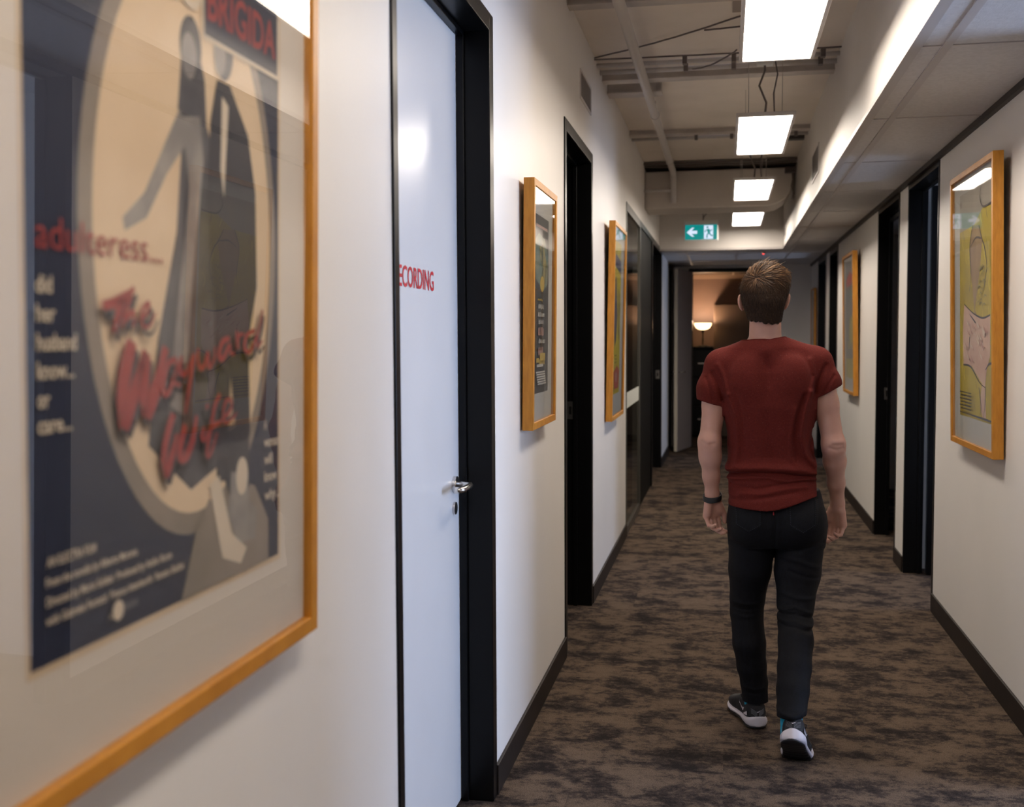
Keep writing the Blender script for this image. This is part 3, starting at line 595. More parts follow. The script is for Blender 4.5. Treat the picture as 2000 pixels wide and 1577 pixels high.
for p in ([(4.835, .590), (4.98, .580), (5.16, .605), (5.34, .650)], [(5.36, .372), (5.20, .365), (5.04, .305), (4.93, .285)], [(4.92, .29), (4.93, .21), (4.96, .15)], [(5.04, .98), (4.99, .92), (4.94, .88), (4.90, .80), (4.95, .70)], [(5.16, .99), (5.22, .90), (5.20, .78), (5.23, .70)], [(5.0, .92), (5.1, .93), (5.2, .90)],
          [(4.80, .39), (4.86, .385), (4.92, .36)], [(5.04, .28), (5.0, .20), (5.02, .16)], [(4.80, .148), (5.0, .150), (5.435, .152)], [(5.22, .50), (5.24, .44)], [(5.1, .56), (5.22, .60)], [(4.80, 1.05), (4.96, 1.05), (5.02, 1.10), (4.99, 1.14)]): A.stroke(p, .009, C_INK, .5)
random.seed(3)
for k in range(26):
    a_, c_ = 4.86 + random.random() * .18, .58 + .18 * random.random(); A.stroke([(a_, c_ + .05), (a_ + .02, c_ + .055), (a_ + .05, c_ + .045)], .006, C_OL, .6)
for k in range(46):
    a_, c_ = 4.82 + random.random() * .55, .17 + .85 * random.random(); A.stroke([(a_, c_), (a_ + .02, c_ + .03), (a_ + random.uniform(-.01, .05), c_ + .07)], random.uniform(.006, .016), random.choice([C_OL2, C_OL3, C_OL3]), .4, layer=1.5)
for k in range(24):
    a_, c_ = 4.86 + random.random() * .42, .38 + .18 * random.random(); A.stroke([(a_, c_), (a_ + .03, c_ + .012), (a_ + .05, c_ + .03)], random.uniform(.005, .012), random.choice([C_PK2, C_LT]), .4)
for k in range(6): A.rect(5.16, 5.40 - .02 * (k % 2), .245 - k * .015, .250 - k * .015, C_INK)
framed('framed_poster', 'oak framed mustard yellow sketch poster nearest the viewer on right wall', -1, 4.725, 5.585, 1.0, 1.245, .020, (s0, s1, .137, 1.15), C_Y2, A, M_MATG, depth=.042, glz=M_GLASS2)

# right wall, further on
A = Art(); s0, s1 = 9.79, 10.395
C_GY = noise_mat('slate grey ink', (.17, .17, .16), (.24, .22, .20), 3, .7); C_YB = noise_mat('pale yellow ink', (.42, .36, .10), (.34, .29, .09), 7, .7)
A.rect(s0, s1, .14, 1.17, C_GY); A.poly([(s0 + .02, 1.02), (s0 + .25, 1.08), (s1 - .04, 1.00), (s1 - .10, .94), (s0 + .12, .96)], C_RR); A.poly([(s0, .95), (s0 + .3, .93), (s0 + .28, .86), (s0, .84)], C_TE)
A.poly([(s0 + .05, .70), (s0 + .28, .66), (s0 + .34, .50), (s0 + .22, .42), (s0 + .04, .48)], C_YB); A.rect(s0, s1, .14, .31, C_YB)
for k in range(4): A.rect(s0 + .06, s1 - .1, .40 + k * .018, .407 + k * .018, C_YB)
framed('framed_poster', 'oak framed slate grey poster in the middle of the right wall', -1, 9.70, 10.54, 1.0, 1.235, .020, (s0, s1, .14, 1.17), C_GY, A, M_MATG, depth=.042, glz=M_GLASS2)
A = Art(); s0, s1 = 14.26, 14.62; A.rect(s0, s1, .13, .72, C_GY); A.ell(14.44, .45, .10, .14, C_PK)
framed('framed_poster', 'farthest small oak framed poster at the end of right wall', -1, 14.20, 14.70, 1.30, .82, .006, (s0, s1, .13, .72), C_GY, A, M_MATG, depth=.034)

# ------------------------------------------------------------------ the walking person
class Field:
    """signed-distance grid, blended from simple shapes and skinned as ONE surface"""
    def __init__(s, lo, hi, h):
        s.lo = np.array(lo, np.float32); s.h = h; s.n = np.ceil((np.array(hi) - np.array(lo)) / h).astype(int) + 1
        s.f = np.full(s.n, .2, np.float32); s.ax = [s.lo[i] + h * np.arange(s.n[i], dtype=np.float32) for i in range(3)]
    def sub(s, lo, hi, m):
        sl = []; 
        for i in range(3):
            a = int(max(0, math.floor((lo[i] - m - s.lo[i]) / s.h))); b = int(min(s.n[i], math.ceil((hi[i] + m - s.lo[i]) / s.h) + 1)); sl.append(slice(a, max(b, a)))
        sl = tuple(sl); g = np.meshgrid(s.ax[0][sl[0]], s.ax[1][sl[1]], s.ax[2][sl[2]], indexing='ij', sparse=True)
        return sl, g
    def smin(s, sl, d, k):
        a = s.f[sl]
        if k <= 0: s.f[sl] = np.minimum(a, d); return
        h = np.clip(.5 + .5 * (a - d) / k, 0, 1); s.f[sl] = a * (1 - h) + d * h - k * h * (1 - h)
    def cap(s, a, b, ra, rb, k=.02, squash=None):
        a = np.array(a, float); b = np.array(b, float); R_ = max(ra, rb); m = R_ + k + 3 * s.h
        sl, (X, Y, Z) = s.sub(np.minimum(a, b), np.maximum(a, b), m)
        ba = b - a; L2 = ba.dot(ba) + 1e-12
        t = np.clip(((X - a[0]) * ba[0] + (Y - a[1]) * ba[1] + (Z - a[2]) * ba[2]) / L2, 0, 1)
        dx, dy, dz = X - a[0] - ba[0] * t, Y - a[1] - ba[1] * t, Z - a[2] - ba[2] * t
        if squash is not None:
            u = np.array(squash[0], float); u /= np.linalg.norm(u); q = dx * u[0] + dy * u[1] + dz * u[2]; f = squash[1] - 1
            dx, dy, dz = dx + q * f * u[0], dy + q * f * u[1], dz + q * f * u[2]
        s.smin(sl, np.sqrt(dx * dx + dy * dy + dz * dz) - (ra + (rb - ra) * t), k)
    def ell(s, c, r, k=.02, rot=None, sub=False):
        c = np.array(c, float); r = np.array(r, float); m = k + 3 * s.h; R_ = r.max()
        sl, (X, Y, Z) = s.sub(c - R_, c + R_, m); X, Y, Z = X - c[0], Y - c[1], Z - c[2]
        if rot is not None:
            Mx = np.array(Euler(rot).to_matrix().transposed()); X, Y, Z = [Mx[i][0] * X + Mx[i][1] * Y + Mx[i][2] * Z for i in range(3)]
        q = np.sqrt((X / r[0]) ** 2 + (Y / r[1]) ** 2 + (Z / r[2]) ** 2) + 1e-9; g = np.sqrt((X / r[0] ** 2) ** 2 + (Y / r[1] ** 2) ** 2 + (Z / r[2] ** 2) ** 2) + 1e-9
        d = q * (q - 1) / g
        if sub:
            a = s.f[sl]; h = np.clip(.5 - .5 * (a + d) / max(k, 1e-4), 0, 1); s.f[sl] = a * (1 - h) - d * h + k * h * (1 - h)
        else: s.smin(sl, d, k)
    def tube(s, zs, cx, cy, a, b, k=.02, p=2.3):
        """stacked superellipse sections along z"""
        z0, z1 = min(zs), max(zs); o = np.argsort(zs); I = lambda v, Z: np.interp(Z, np.array(zs)[o], np.array(v)[o])
        sl, (X, Y, Z) = s.sub((min(np.array(cx) - a), min(np.array(cy) - b), z0), (max(np.array(cx) + a), max(np.array(cy) + b), z1), k + 3 * s.h)
        CX, CY, A_, B_ = I(cx, Z), I(cy, Z), I(a, Z), I(b, Z)
        q = ((np.abs(X - CX) / A_) ** p + (np.abs(Y - CY) / B_) ** p) ** (1 / p)
        d = (q - 1) * np.minimum(A_, B_); e = np.maximum(z0 - Z, Z - z1); s.smin(sl, np.where(e > 0, np.sqrt(np.maximum(d, 0) ** 2 + e * e), d), k)
    def ridge(s, pts, w, amp, side=-1):
        """raise (amp>0) or crease (amp<0) along a polyline given in x,z on the back (side=-1) of the form"""
        pts = np.array(pts, float); m = 3 * w
        lo = (pts[:, 0].min() - m, s.lo[1], pts[:, 1].min() - m); hi = (pts[:, 0].max() + m, s.lo[1] + s.h * s.n[1], pts[:, 1].max() + m)
        sl, (X, Y, Z) = s.sub(lo, hi, 0); D = None
        for a, b in zip(pts[:-1], pts[1:]):
            ba = b - a; t = np.clip(((X - a[0]) * ba[0] + (Z - a[1]) * ba[1]) / (ba.dot(ba) + 1e-12), 0, 1)
            d = (X - a[0] - ba[0] * t) ** 2 + (Z - a[1] - ba[1] * t) ** 2; D = d if D is None else np.minimum(D, d)
        s.f[sl] = s.f[sl] - amp * np.exp(-D / (w * w)) * (1 / (1 + np.exp(-(side * (Y + .0)) * 60 + 0)))
    def plane(s, fn):
        """intersect with the half-space fn(X,Y,Z) <= 0"""
        X, Y, Z = np.meshgrid(*s.ax, indexing='ij', sparse=True); s.f = np.maximum(s.f, fn(X, Y, Z).astype(np.float32))
    def mesh(s, name, m, parent, deform=None, smooth_it=2):
        f = s.f; n = s.n; ins = f < 0
        c = np.zeros(np.array(n) - 1, np.int8)
        for i in (0, 1):
            for j in (0, 1):
                for k in (0, 1): c += ins[i:n[0] - 1 + i, j:n[1] - 1 + j, k:n[2] - 1 + k]
        act = np.argwhere((c > 0) & (c < 8)); off = [(i, j, k) for i in (0, 1) for j in (0, 1) for k in (0, 1)]
        V = {o: f[act[:, 0] + o[0], act[:, 1] + o[1], act[:, 2] + o[2]] for o in off}
        S_ = np.zeros((len(act), 3)); C_ = np.zeros(len(act))
        for a in off:
            for d in range(3):
                if a[d]: continue
                b = list(a); b[d] = 1; b = tuple(b); va, vb = V[a], V[b]; x = (va < 0) != (vb < 0)
                t = np.where(x, va / np.where(x, va - vb, 1), 0); p = np.array(a, float)[None, :].repeat(len(act), 0); p[:, d] += t
                S_[x] += p[x]; C_ += x
        co_ = s.lo + s.h * (act + S_ / C_[:, None])
        lin = lambda q: (q[:, 0] * (n[1] - 1) + q[:, 1]) * (n[2] - 1) + q[:, 2]
        keys = lin(act.astype(np.int64)); Q = []
        for d in range(3):
            sl0 = [slice(None)] * 3; sl1 = [slice(None)] * 3; sl0[d] = slice(0, -1); sl1[d] = slice(1, None)
            cr = ins[tuple(sl0)] != ins[tuple(sl1)]; e = np.argwhere(cr); u, v = (d + 1) % 3, (d + 2) % 3
            e = e[(e[:, u] > 0) & (e[:, v] > 0) & (e[:, u] < n[u] - 1) & (e[:, v] < n[v] - 1)]
            fl = ins[e[:, 0], e[:, 1], e[:, 2]]; q = []
            for du, dv in ((-1, -1), (0, -1), (0, 0), (-1, 0)):
                g = e.copy(); g[:, u] += du; g[:, v] += dv; q.append(np.searchsorted(keys, lin(g.astype(np.int64))))
            q = np.stack(q, 1); q[~fl] = q[~fl][:, ::-1]; Q.append(q)
        Q = np.concatenate(Q)
        if deform is not None: co_ = deform(co_)
        me = bpy.data.meshes.new(name); me.vertices.add(len(co_)); me.vertices.foreach_set('co', co_.astype(np.float32).ravel())
        me.loops.add(Q.size); me.loops.foreach_set('vertex_index', Q.astype(np.int32).ravel()); me.polygons.add(len(Q))
        me.polygons.foreach_set('loop_start', np.arange(0, Q.size, 4, dtype=np.int32)); me.polygons.foreach_set('use_smooth', np.ones(len(Q), bool))
        me.update(calc_edges=True); me.validate(); me.materials.append(m)
        o = bpy.data.objects.new(name, me); COL.objects.link(o); o.parent = parent
        if smooth_it: sm = o.modifiers.new('relax', 'SMOOTH'); sm.factor = .5; sm.iterations = smooth_it
        return o

# --- materials
def skin_mat():
    m = noise_mat('skin', (.49, .26, .20), (.57, .325, .255), 9, .48, 5, .12, bscale=160, lo=.3, hi=.7)
    P(m).inputs['Subsurface Weight'].default_value = .12; P(m).inputs['Subsurface Radius'].default_value = (1, .35, .2); P(m).inputs['Subsurface Scale'].default_value = .008
    return m
M_SKIN = skin_mat()
M_SHIRT = noise_mat('heathered red jersey', (.098, .0110, .0080), (.128, .0155, .0105), 140, .85, 6, .5, bscale=420, lo=.3, hi=.7, spec=.2)
_v = N(M_SHIRT, 'ShaderNodeTexNoise'); _v.inputs['Scale'].default_value = 330; _v.inputs['Detail'].default_value = 1; _t = N(M_SHIRT, 'ShaderNodeTexCoord'); L(M_SHIRT, _t.outputs['Object'], _v.inputs['Vector'])
_r = N(M_SHIRT, 'ShaderNodeMapRange'); _r.inputs['From Min'].default_value = .70; _r.inputs['From Max'].default_value = .78; L(M_SHIRT, _v.outputs[0], _r.inputs[0])
_m = N(M_SHIRT, 'ShaderNodeMix', data_type='RGBA'); _old = P(M_SHIRT).inputs['Base Color'].links[0].from_socket; L(M_SHIRT, _r.outputs[0], _m.inputs[0]); L(M_SHIRT, _old, _m.inputs[6]); _m.inputs[7].default_value = (.20, .075, .055, 1); L(M_SHIRT, _m.outputs[2], P(M_SHIRT).inputs['Base Color'])
M_JEAN = noise_mat('black blue denim', (.0010, .0011, .0022), (.0024, .0029, .0060), 120, .75, 4, .4, (1, 1, .6), bscale=700, spec=.25)
M_RUBW = mat('white foam sole', (.62, .58, .62), .5); M_RUBB = mat('black rubber outsole', (.012, .011, .014), .55)
M_UP = noise_mat('black knit shoe upper', (.007, .007, .009), (.013, .013, .016), 160, .7, 3, .4)
M_SOCK = noise_mat('turquoise sock', (.01, .30, .46), (.02, .36, .52), 90, .9, 3, .4)
def hair_mat():
    m = mat('brown hair', (.06, .035, .02), .55, 0, .22)
    a = N(m, 'ShaderNodeAttribute', attribute_name='tone'); r = N(m, 'ShaderNodeValToRGB')
    r.color_ramp.elements[0].color = (.014, .008, .006, 1); r.color_ramp.elements[1].color = (.36, .19, .075, 1); e = r.color_ramp.elements.new(.5); e.color = (.085, .043, .020, 1)
    L(m, a.outputs['Fac'], r.inputs[0]); L(m, r.outputs[0], P(m).inputs['Base Color']); return m
M_HAIR = hair_mat()

person = empty('person', (.155, 4.21, 0)); tag(person, 'person in red t-shirt and dark jeans walking away down the corridor', 'person')

# --- body: head, neck, arms and hands, torso and legs under the clothes
HCN = np.array((-.016, .012, 1.668)); HYAW = math.radians(-7); HROLL = math.radians(3)
HM = np.array((Matrix.Rotation(HYAW, 3, 'Z') @ Matrix.Rotation(HROLL, 3, 'Y')))
hp = lambda x, y, z: tuple(HCN + HM @ np.array((x, y, z)))
HR = (0, HROLL, HYAW)
B = Field((-.36, -.44, .04), (.38, .34, 1.80), .0038)
B.ell(hp(0, 0, .004), (.077, .096, .088), .01, HR)
B.ell(hp(0, .040, -.050), (.060, .066, .068), .035, HR); B.ell(hp(0, .072, -.092), (.034, .034, .024), .03, HR)          # face, chin
B.cap(hp(-.045, .045, -.075), hp(0, .085, -.10), .016, .018, .025); B.cap(hp(.045, .045, -.075), hp(0, .085, -.10), .016, .018, .025)
B.cap(hp(0, .098, .002), hp(0, .122, -.036), .008, .012, .012); B.ell(hp(-.010, .112, -.040), (.008, .009, .007), .008, HR); B.ell(hp(.010, .112, -.040), (.008, .009, .007), .008, HR)
B.cap(hp(-.036, .088, .018), hp(.036, .088, .018), .009, .009, .016)
for sx in (-1, 1): B.ell(hp(sx * .031, .106, -.002), (.016, .014, .011), .010, HR, sub=True)
B.cap(hp(-.018, .103, -.066), hp(.018, .103, -.066), .0065, .0065, .008); B.cap(hp(-.014, .101, -.077), hp(.014, .101, -.077), .007, .007, .008)
for sx in (-1, 1):                                                                      # ears
    c = hp(sx * .083, .012, -.040 + (.0 if sx < 0 else .010)); rr = (0, HROLL + sx * .22, HYAW + sx * .5)
    B.ell(c, (.0075, .021, .033), .006, rr); B.ell(hp(sx * .094, .020, -.040 + (.0 if sx < 0 else .010)), (.005, .012, .020), .004, rr, sub=True)
B.cap((-.012, -.012, 1.62), (-.012, -.012, 1.49), .056, .058, .02); B.cap((-.01, .02, 1.60), (-.01, .01, 1.48), .048, .052, .02)
for sx, jx, jz in ((-1, -.178, 1.392), (1, .178, 1.402)):
    B.cap((-.012, -.020, 1.462), (-.012 + sx * .10, -.018, 1.414), .042, .036, .03); B.cap((-.01 + sx * .06, -.02, 1.43), (jx, 0, jz), .045, .046, .04)
B.tube([1.44, 1.36, 1.25, 1.05, .95, .82, .74], [0, 0, .005, .015, .022, .036, .038], [0] * 7, [.10, .15, .15, .145, .15, .16, .15], [.05, .085, .095, .085, .09, .10, .10], .04)
ARM = {-1: dict(S=(-.180, 0, 1.392), E=(-.2135, -.030, 1.108), W=(-.203, .004, .905)), 1: dict(S=(.184, 0, 1.402), E=(.2375, -.022, 1.105), W=(.266, .095, .868))}
for sx, A_ in ARM.items():
    S0, E0, W0 = map(np.array, (A_['S'], A_['E'], A_['W'])); md = S0 * .5 + E0 * .5
    B.cap(S0, md, .050, .043, .03); B.cap(md, E0, .043, .0385, .02); B.cap(E0 + (0, -.006, .0), E0 + (0, -.004, -.02), .036, .036, .02)
    f1 = E0 * .72 + W0 * .28; f2 = E0 * .35 + W0 * .65; B.cap(E0, f1, .0385, .0395, .02); B.cap(f1, f2, .0395, .030, .02); B.cap(f2, W0, .030, .0255, .02, squash=((0, 1, 0), 1.15))
    B.cap(W0, W0 + (0, .003, -.02), .0245, .025, .015)
    # hand: palm looks back and inward, thumb on the inner forward side
    n = np.array((-sx * .62, -.78, 0)); n /= np.linalg.norm(n); a = np.array((-sx * .80, .60, 0)); a = a - a.dot(n) * n; a /= np.linalg.norm(a)
    d = np.array((-sx * -.02, .04 if sx > 0 else .03, -1.0)); d /= np.linalg.norm(d)
    P0 = W0 + d * .015
    fl = [(-.029, .040, .024, .019, .0078), (-.010, .045, .029, .021, .0085), (.010, .048, .031, .022, .0088), (.029, .044, .027, .021, .0088)]   # pinky .. index
    K = []
    for o, l1, l2, l3, r in fl:
        kn = P0 + d * (.078 - abs(o - .008) * .28) + a * o; K.append(kn); B.cap(P0 + a * o * .55 + d * .012, kn, .0135, .0105, .012)
    B.cap(P0 + a * -.022 + d * .02 + n * .006, P0 + a * -.024 + d * .062 + n * .006, .013, .012, .012)       # heel of the hand
    B.cap(P0 + a * .020 + d * .014 + n * .008, P0 + a * .030 + d * .045 + n * .010, .016, .014, .012)        # thumb base
    for (o, l1, l2, l3, r), kn, (g1, g2, g3) in zip(fl, K, ((.62, 1.55, 2.1), (.52, 1.45, 2.0), (.44, 1.32, 1.85), (.36, 1.15, 1.65))):
        p = kn
        for ln_, g, ra, rb in ((l1, g1, r * 1.08, r), (l2, g2, r, r * .93), (l3, g3, r * .93, r * .82)):
            v = d * math.cos(g) + n * math.sin(g); q = p + v * ln_; B.cap(p, q, ra, rb, .003); p = q
    t0 = P0 + a * .032 + d * .030 + n * .008; t1 = t0 + (a * .45 + d * .85 + n * .15) / np.linalg.norm(a * .45 + d * .85 + n * .15) * .036; t2 = t1 + (d * .97 + n * .18) * .032; B.cap(t0, t1, .0135, .0108, .010); B.cap(t1, t2, .0105, .0085, .003)
LEG = {-1: [(-.055, 0, .80), (-.068, .055, .46), (-.038, .062, .10)], 1: [(.115, 0, .80), (.103, -.075, .455), (.077, -.340, .150)]}
for sx, (H_, K_, A_) in LEG.items():
    B.cap(H_, K_, .068, .048, .03); B.cap(K_, np.array(K_) * .6 + np.array(A_) * .4 + (0, -.008, 0), .048, .050, .02); B.cap(np.array(K_) * .6 + np.array(A_) * .4, A_, .048, .028, .02)
# elbow creases
B.ridge([(-.240, 1.112), (-.222, 1.100), (-.196, 1.106)], .006, -.0035); B.ridge([(-.246, 1.095), (-.228, 1.082), (-.205, 1.092)], .005, -.002)
B.ridge([(.222, 1.094), (.246, 1.088), (.268, 1.094)], .006, -.004); B.ridge([(.232, 1.104), (.266, 1.106)], .005, -.003); B.ridge([(.236, 1.118), (.268, 1.118)], .007, .003)
body = B.mesh('body', M_SKIN, person, smooth_it=2)
del B
for sx in (-1, 1):
    e = MB(); e.lathe([(.0001, -.0115)] + [(.0115 * math.sin(t * math.pi / 8), -.0115 * math.cos(t * math.pi / 8)) for t in range(1, 8)] + [(.0001, .0115)], hp(sx * .031, .091, -.002), 16)
    e.build('eye', mat('eye white', (.7, .68, .65), .2), person, smooth=True)
    q = MB(); c = Vector(hp(sx * .031, .1022, -.002)); u = Vector(HM @ np.array((0, 1, 0))); q.tube([c, c + u * .0012], .0055, 14); q.build('iris', mat('brown iris', (.05, .03, .015), .15), bpy.data.objects[[o.name for o in person.children if o.name.startswith('eye')][-1]])

# --- hair: close cap plus individual locks
HRX, HRY, HRZ = .088, .104, .102
def hairline(az):     # az: 0 at the back of the head, pi at the face
    return np.interp(abs(az), [0, .6, 1.0, 1.25, 1.42, 1.65, 2.0, 2.4, math.pi], [-.113, -.112, -.102, -.076, -.044, -.028, .020, .045, .052])
Hf = Field((-.15, -.13, 1.50), (.13, .15, 1.82), .003)
Hf.ell(hp(0, -.002, .004), (.0835, .101, .0995), .004, HR); Hf.cap(hp(0, -.040, -.030), hp(0, -.030, -.090), .057, .050, .03)
Hf.ell(hp(.012, .02, .045), (.074, .085, .060), .02, HR)
Hf.cap((-.010, -.036, 1.630), (-.012, -.028, 1.560), .062, .058, .02)
invH = HM.T
def cutface(X, Y, Z):
    x = invH[0][0] * (X - HCN[0]) + invH[0][1] * (Y - HCN[1]) + invH[0][2] * (Z - HCN[2]); y = invH[1][0] * (X - HCN[0]) + invH[1][1] * (Y - HCN[1]) + invH[1][2] * (Z - HCN[2]); z = invH[2][0] * (X - HCN[0]) + invH[2][1] * (Y - HCN[1]) + invH[2][2] * (Z - HCN[2])
    az = np.arctan2(np.abs(x), -y); xs = np.clip((x + .055) / .11, 0, 1); xs = xs * xs * (3 - 2 * xs); return hairline(az) + (.006 - .010 * xs) * np.clip(-y / .04, 0, 1) - z + .003 * np.sin(az * 23)
Hf.plane(cutface)
hair = Hf.mesh('hair', M_HAIR, person, smooth_it=1)
ta = hair.data.attributes.new('tone', 'FLOAT', 'POINT'); ta.data.foreach_set('value', np.full(len(hair.data.vertices), .12, np.float32))
rng = np.random.RandomState(5); V_ = []; F_ = []; T_ = []
bvh = BVHTree.FromObject(hair, bpy.context.evaluated_depsgraph_get()); me_ = hair.data; areas = np.array([p.area for p in me_.polygons])
whorl = HCN + HM @ np.array((-.026, -.085, .044)); pick = rng.choice(len(areas), 12500, p=areas / areas.sum()); Rt = HM.T
for fi in pick:
    pg = me_.polygons[fi]; nrm = np.array(pg.normal); p = np.array(pg.center) + rng.normal(size=3) * .0012; lp_ = Rt @ (p - HCN)
    if nrm[2] < -.45 or lp_[1] > .088 and lp_[2] < .04: continue
    top = max(0, min(1, (lp_[2] - .005) / .06)); nape = max(0, min(1, (-.045 - lp_[2]) / .05))
    rad = p - whorl; rl = np.linalg.norm(rad); sweep = (HM @ np.array((.65, .55, .35))) * top * (1.2 if rl > .02 else .3); down = np.array((0, -.1, -1.0)) * (1 - top) * 2.2
    g = rad / (rl + .02) * (1 + .3 * top) + sweep + down + rng.normal(size=3) * .22; g -= g.dot(nrm) * nrm; g /= np.linalg.norm(g) + 1e-9
    ln_ = (.016 + .032 * top) * (1 - .5 * nape) * rng.uniform(.7, 1.3); lift = (.0022 + .011 * top * rng.uniform(.0, 1) ** 2) * (1 - .5 * nape)
    if rng.rand() < .04: lift *= 2.2
    wd = rng.uniform(.0006, .0015) * (1 + .6 * top) * (1 - .3 * nape); start = len(V_); nseg = 4; curl = rng.normal() * .15; q = p.copy(); side = np.cross(g, nrm)
    for i in range(nseg + 1):
        t = i / nseg; hit = bvh.find_nearest(Vector(q)); nn = np.array(hit[1]); pos = np.array(hit[0]) + nn * (-.0012 if i == 0 else .0006 + lift * t)
        ww = wd * (1 - .9 * t ** 2); side = np.cross(g, nn); side /= np.linalg.norm(side) + 1e-9
        for s_ in (-1, 0, 1): V_.append(pos + side * s_ * ww + nn * (.0006 if s_ == 0 else 0))
        g = g + side * curl * .2; g -= g.dot(nn) * nn; g /= np.linalg.norm(g) + 1e-9; q = np.array(hit[0]) + g * ln_ / nseg
    for i in range(nseg):
        for j in (0, 1): a0 = start + i * 3 + j; F_.append((a0, a0 + 1, a0 + 4, a0 + 3))
    tone = np.clip(.16 + .42 * top * rng.uniform(.1, 1.3) + rng.normal() * .09, 0, 1); T_ += [tone] * (3 * (nseg + 1))  # random tone, plus light from above put into the colour: paler near the top
q = MB(); q.add(V_, F_); lk = q.build('hair_locks', M_HAIR, hair, smooth=True); at_ = lk.data.attributes.new('tone', 'FLOAT', 'POINT'); at_.data.foreach_set('value', np.array(T_, np.float32))
# short beard
Bf = Field((-.10, -.02, 1.52), (.10, .16, 1.70), .0032)
Bf.ell(hp(0, .040, -.052), (.0625, .068, .070), .01, HR); Bf.ell(hp(0, .074, -.094), (.037, .037, .027), .03, HR); Bf.cap(hp(-.046, .046, -.076), hp(0, .087, -.102), .0175, .020, .025); Bf.cap(hp(.046, .046, -.076), hp(0, .087, -.102), .0175, .020, .025)
Bf.plane(lambda X, Y, Z: np.maximum(Z - (HCN[2] - .058 + .0 * X), -(Y - (HCN[1] + .034)) + .0 * Z))
Bf.ell(hp(0, .112, -.070), (.026, .018, .015), .002, HR, sub=True)
bd = Bf.mesh('beard', M_HAIR, person, smooth_it=1); ta = bd.data.attributes.new('tone', 'FLOAT', 'POINT'); ta.data.foreach_set('value', np.full(len(bd.data.vertices), .25, np.float32))

# --- t-shirt
T = Field((-.30, -.19, .84), (.30, .19, 1.53), .0034)
T.tube([1.455, 1.42, 1.37, 1.31, 1.24, 1.14, 1.06, 1.02, .985, .95, .90, .84], [-.012, -.008, -.004, 0, .004, .007, .012, .018, .020, .023, .029, .032],
       [-.02, -.018, -.016, -.014, -.012, -.008, -.004, -.004, -.002, -.004, -.008, -.010], [.10, .135, .164, .175, .172, .158, .160, .168, .163, .166, .171, .176],
       [.055, .080, .100, .112, .118, .112, .108, .116, .110, .120, .134, .142], .03, 2.4)
T.cap((-.018, -.040, 1.432), (-.018, -.010, 1.434), .069, .069, .03)
for sx, (j0, j1, e0, e1) in {-1: ((-.05, -.022, 1.452), (-.172, -.004, 1.396), (-.205, -.016, 1.31), (-.219, -.022, 1.20)), 1: ((.03, -.022, 1.458), (.172, -.004, 1.404), (.207, -.012, 1.33), (.228, -.016, 1.22))}.items():
    T.cap(j0, j1, .053, .057, .035); T.cap(j1, e0, .056, .052, .03); T.cap(e0, e1, .053, .0485, .028)
# shoulder blades and spine hollow
T.ell((-.075, -.088, 1.345), (.055, .035, .075), .04); T.ell((.085, -.088, 1.350), (.055, .035, .075), .04)
T.ridge([(-.01, 1.42), (-.002, 1.30), (.008, 1.15), (.014, 1.03)], .022, -.008)
# folds: overhang above the waist, creases under it, drapes from the armpits
T.ridge([(-.150, 1.012), (-.09, 1.018), (-.02, 1.024), (.06, 1.020), (.13, 1.010), (.19, .998)], 0.0131, 0.0110)
T.ridge([(-.155, .990), (-.09, .997), (-.02, 1.003), (.05, 1.001), (.12, .992), (.20, .984)], 0.0060, -0.0110)
T.ridge([(-.15, .975), (-.06, .985), (.0, .987), (.07, .975), (.15, .985), (.20, .977)], 0.0075, 0.0073)
T.ridge([(-.13, .955), (-.04, .945), (.04, .962), (.12, .972), (.19, .968)], 0.0056, -0.0049); T.ridge([(-.10, .925), (-.01, .930), (.06, .948), (.14, .955)], 0.0084, 0.0049); T.ridge([(-.14, .90), (-.06, .905), (.02, .92), (.10, .935)], 0.0075, -0.0035)
T.ridge([(.150, 1.30), (.125, 1.22), (.118, 1.14), (.135, 1.07), (.17, 1.03)], 0.0102, 0.0119); T.ridge([(.125, 1.29), (.10, 1.20), (.092, 1.12), (.105, 1.05)], 0.0094, -0.0073)
T.ridge([(.095, 1.24), (.075, 1.14), (.080, 1.06), (.11, 1.03)], 0.0094, 0.0049); T.ridge([(.165, 1.16), (.150, 1.09), (.165, 1.05)], 0.0065, -0.0049)
T.ridge([(-.145, 1.29), (-.118, 1.20), (-.110, 1.10), (-.118, 1.03)], 0.0094, 0.0073); T.ridge([(-.120, 1.31), (-.095, 1.22), (-.085, 1.10)], 0.0084, -0.0042); T.ridge([(-.16, 1.20), (-.14, 1.10), (-.145, 1.04)], 0.0075, -0.0037)
T.ridge([(-.205, 1.37), (-.185, 1.33), (-.165, 1.27)], 0.0075, -0.0073); T.ridge([(-.185, 1.40), (-.165, 1.36), (-.150, 1.29)], 0.0084, 0.0061); T.ridge([(-.228, 1.35), (-.21, 1.30), (-.20, 1.27)], 0.0056, -0.0049)
T.ridge([(.205, 1.40), (.185, 1.36), (.170, 1.30)], 0.0065, -0.0073); T.ridge([(.150, 1.42), (.165, 1.36), (.150, 1.31)], 0.0094, 0.0061); T.ridge([(.235, 1.36), (.215, 1.33), (.20, 1.30)], 0.0056, -0.0037)
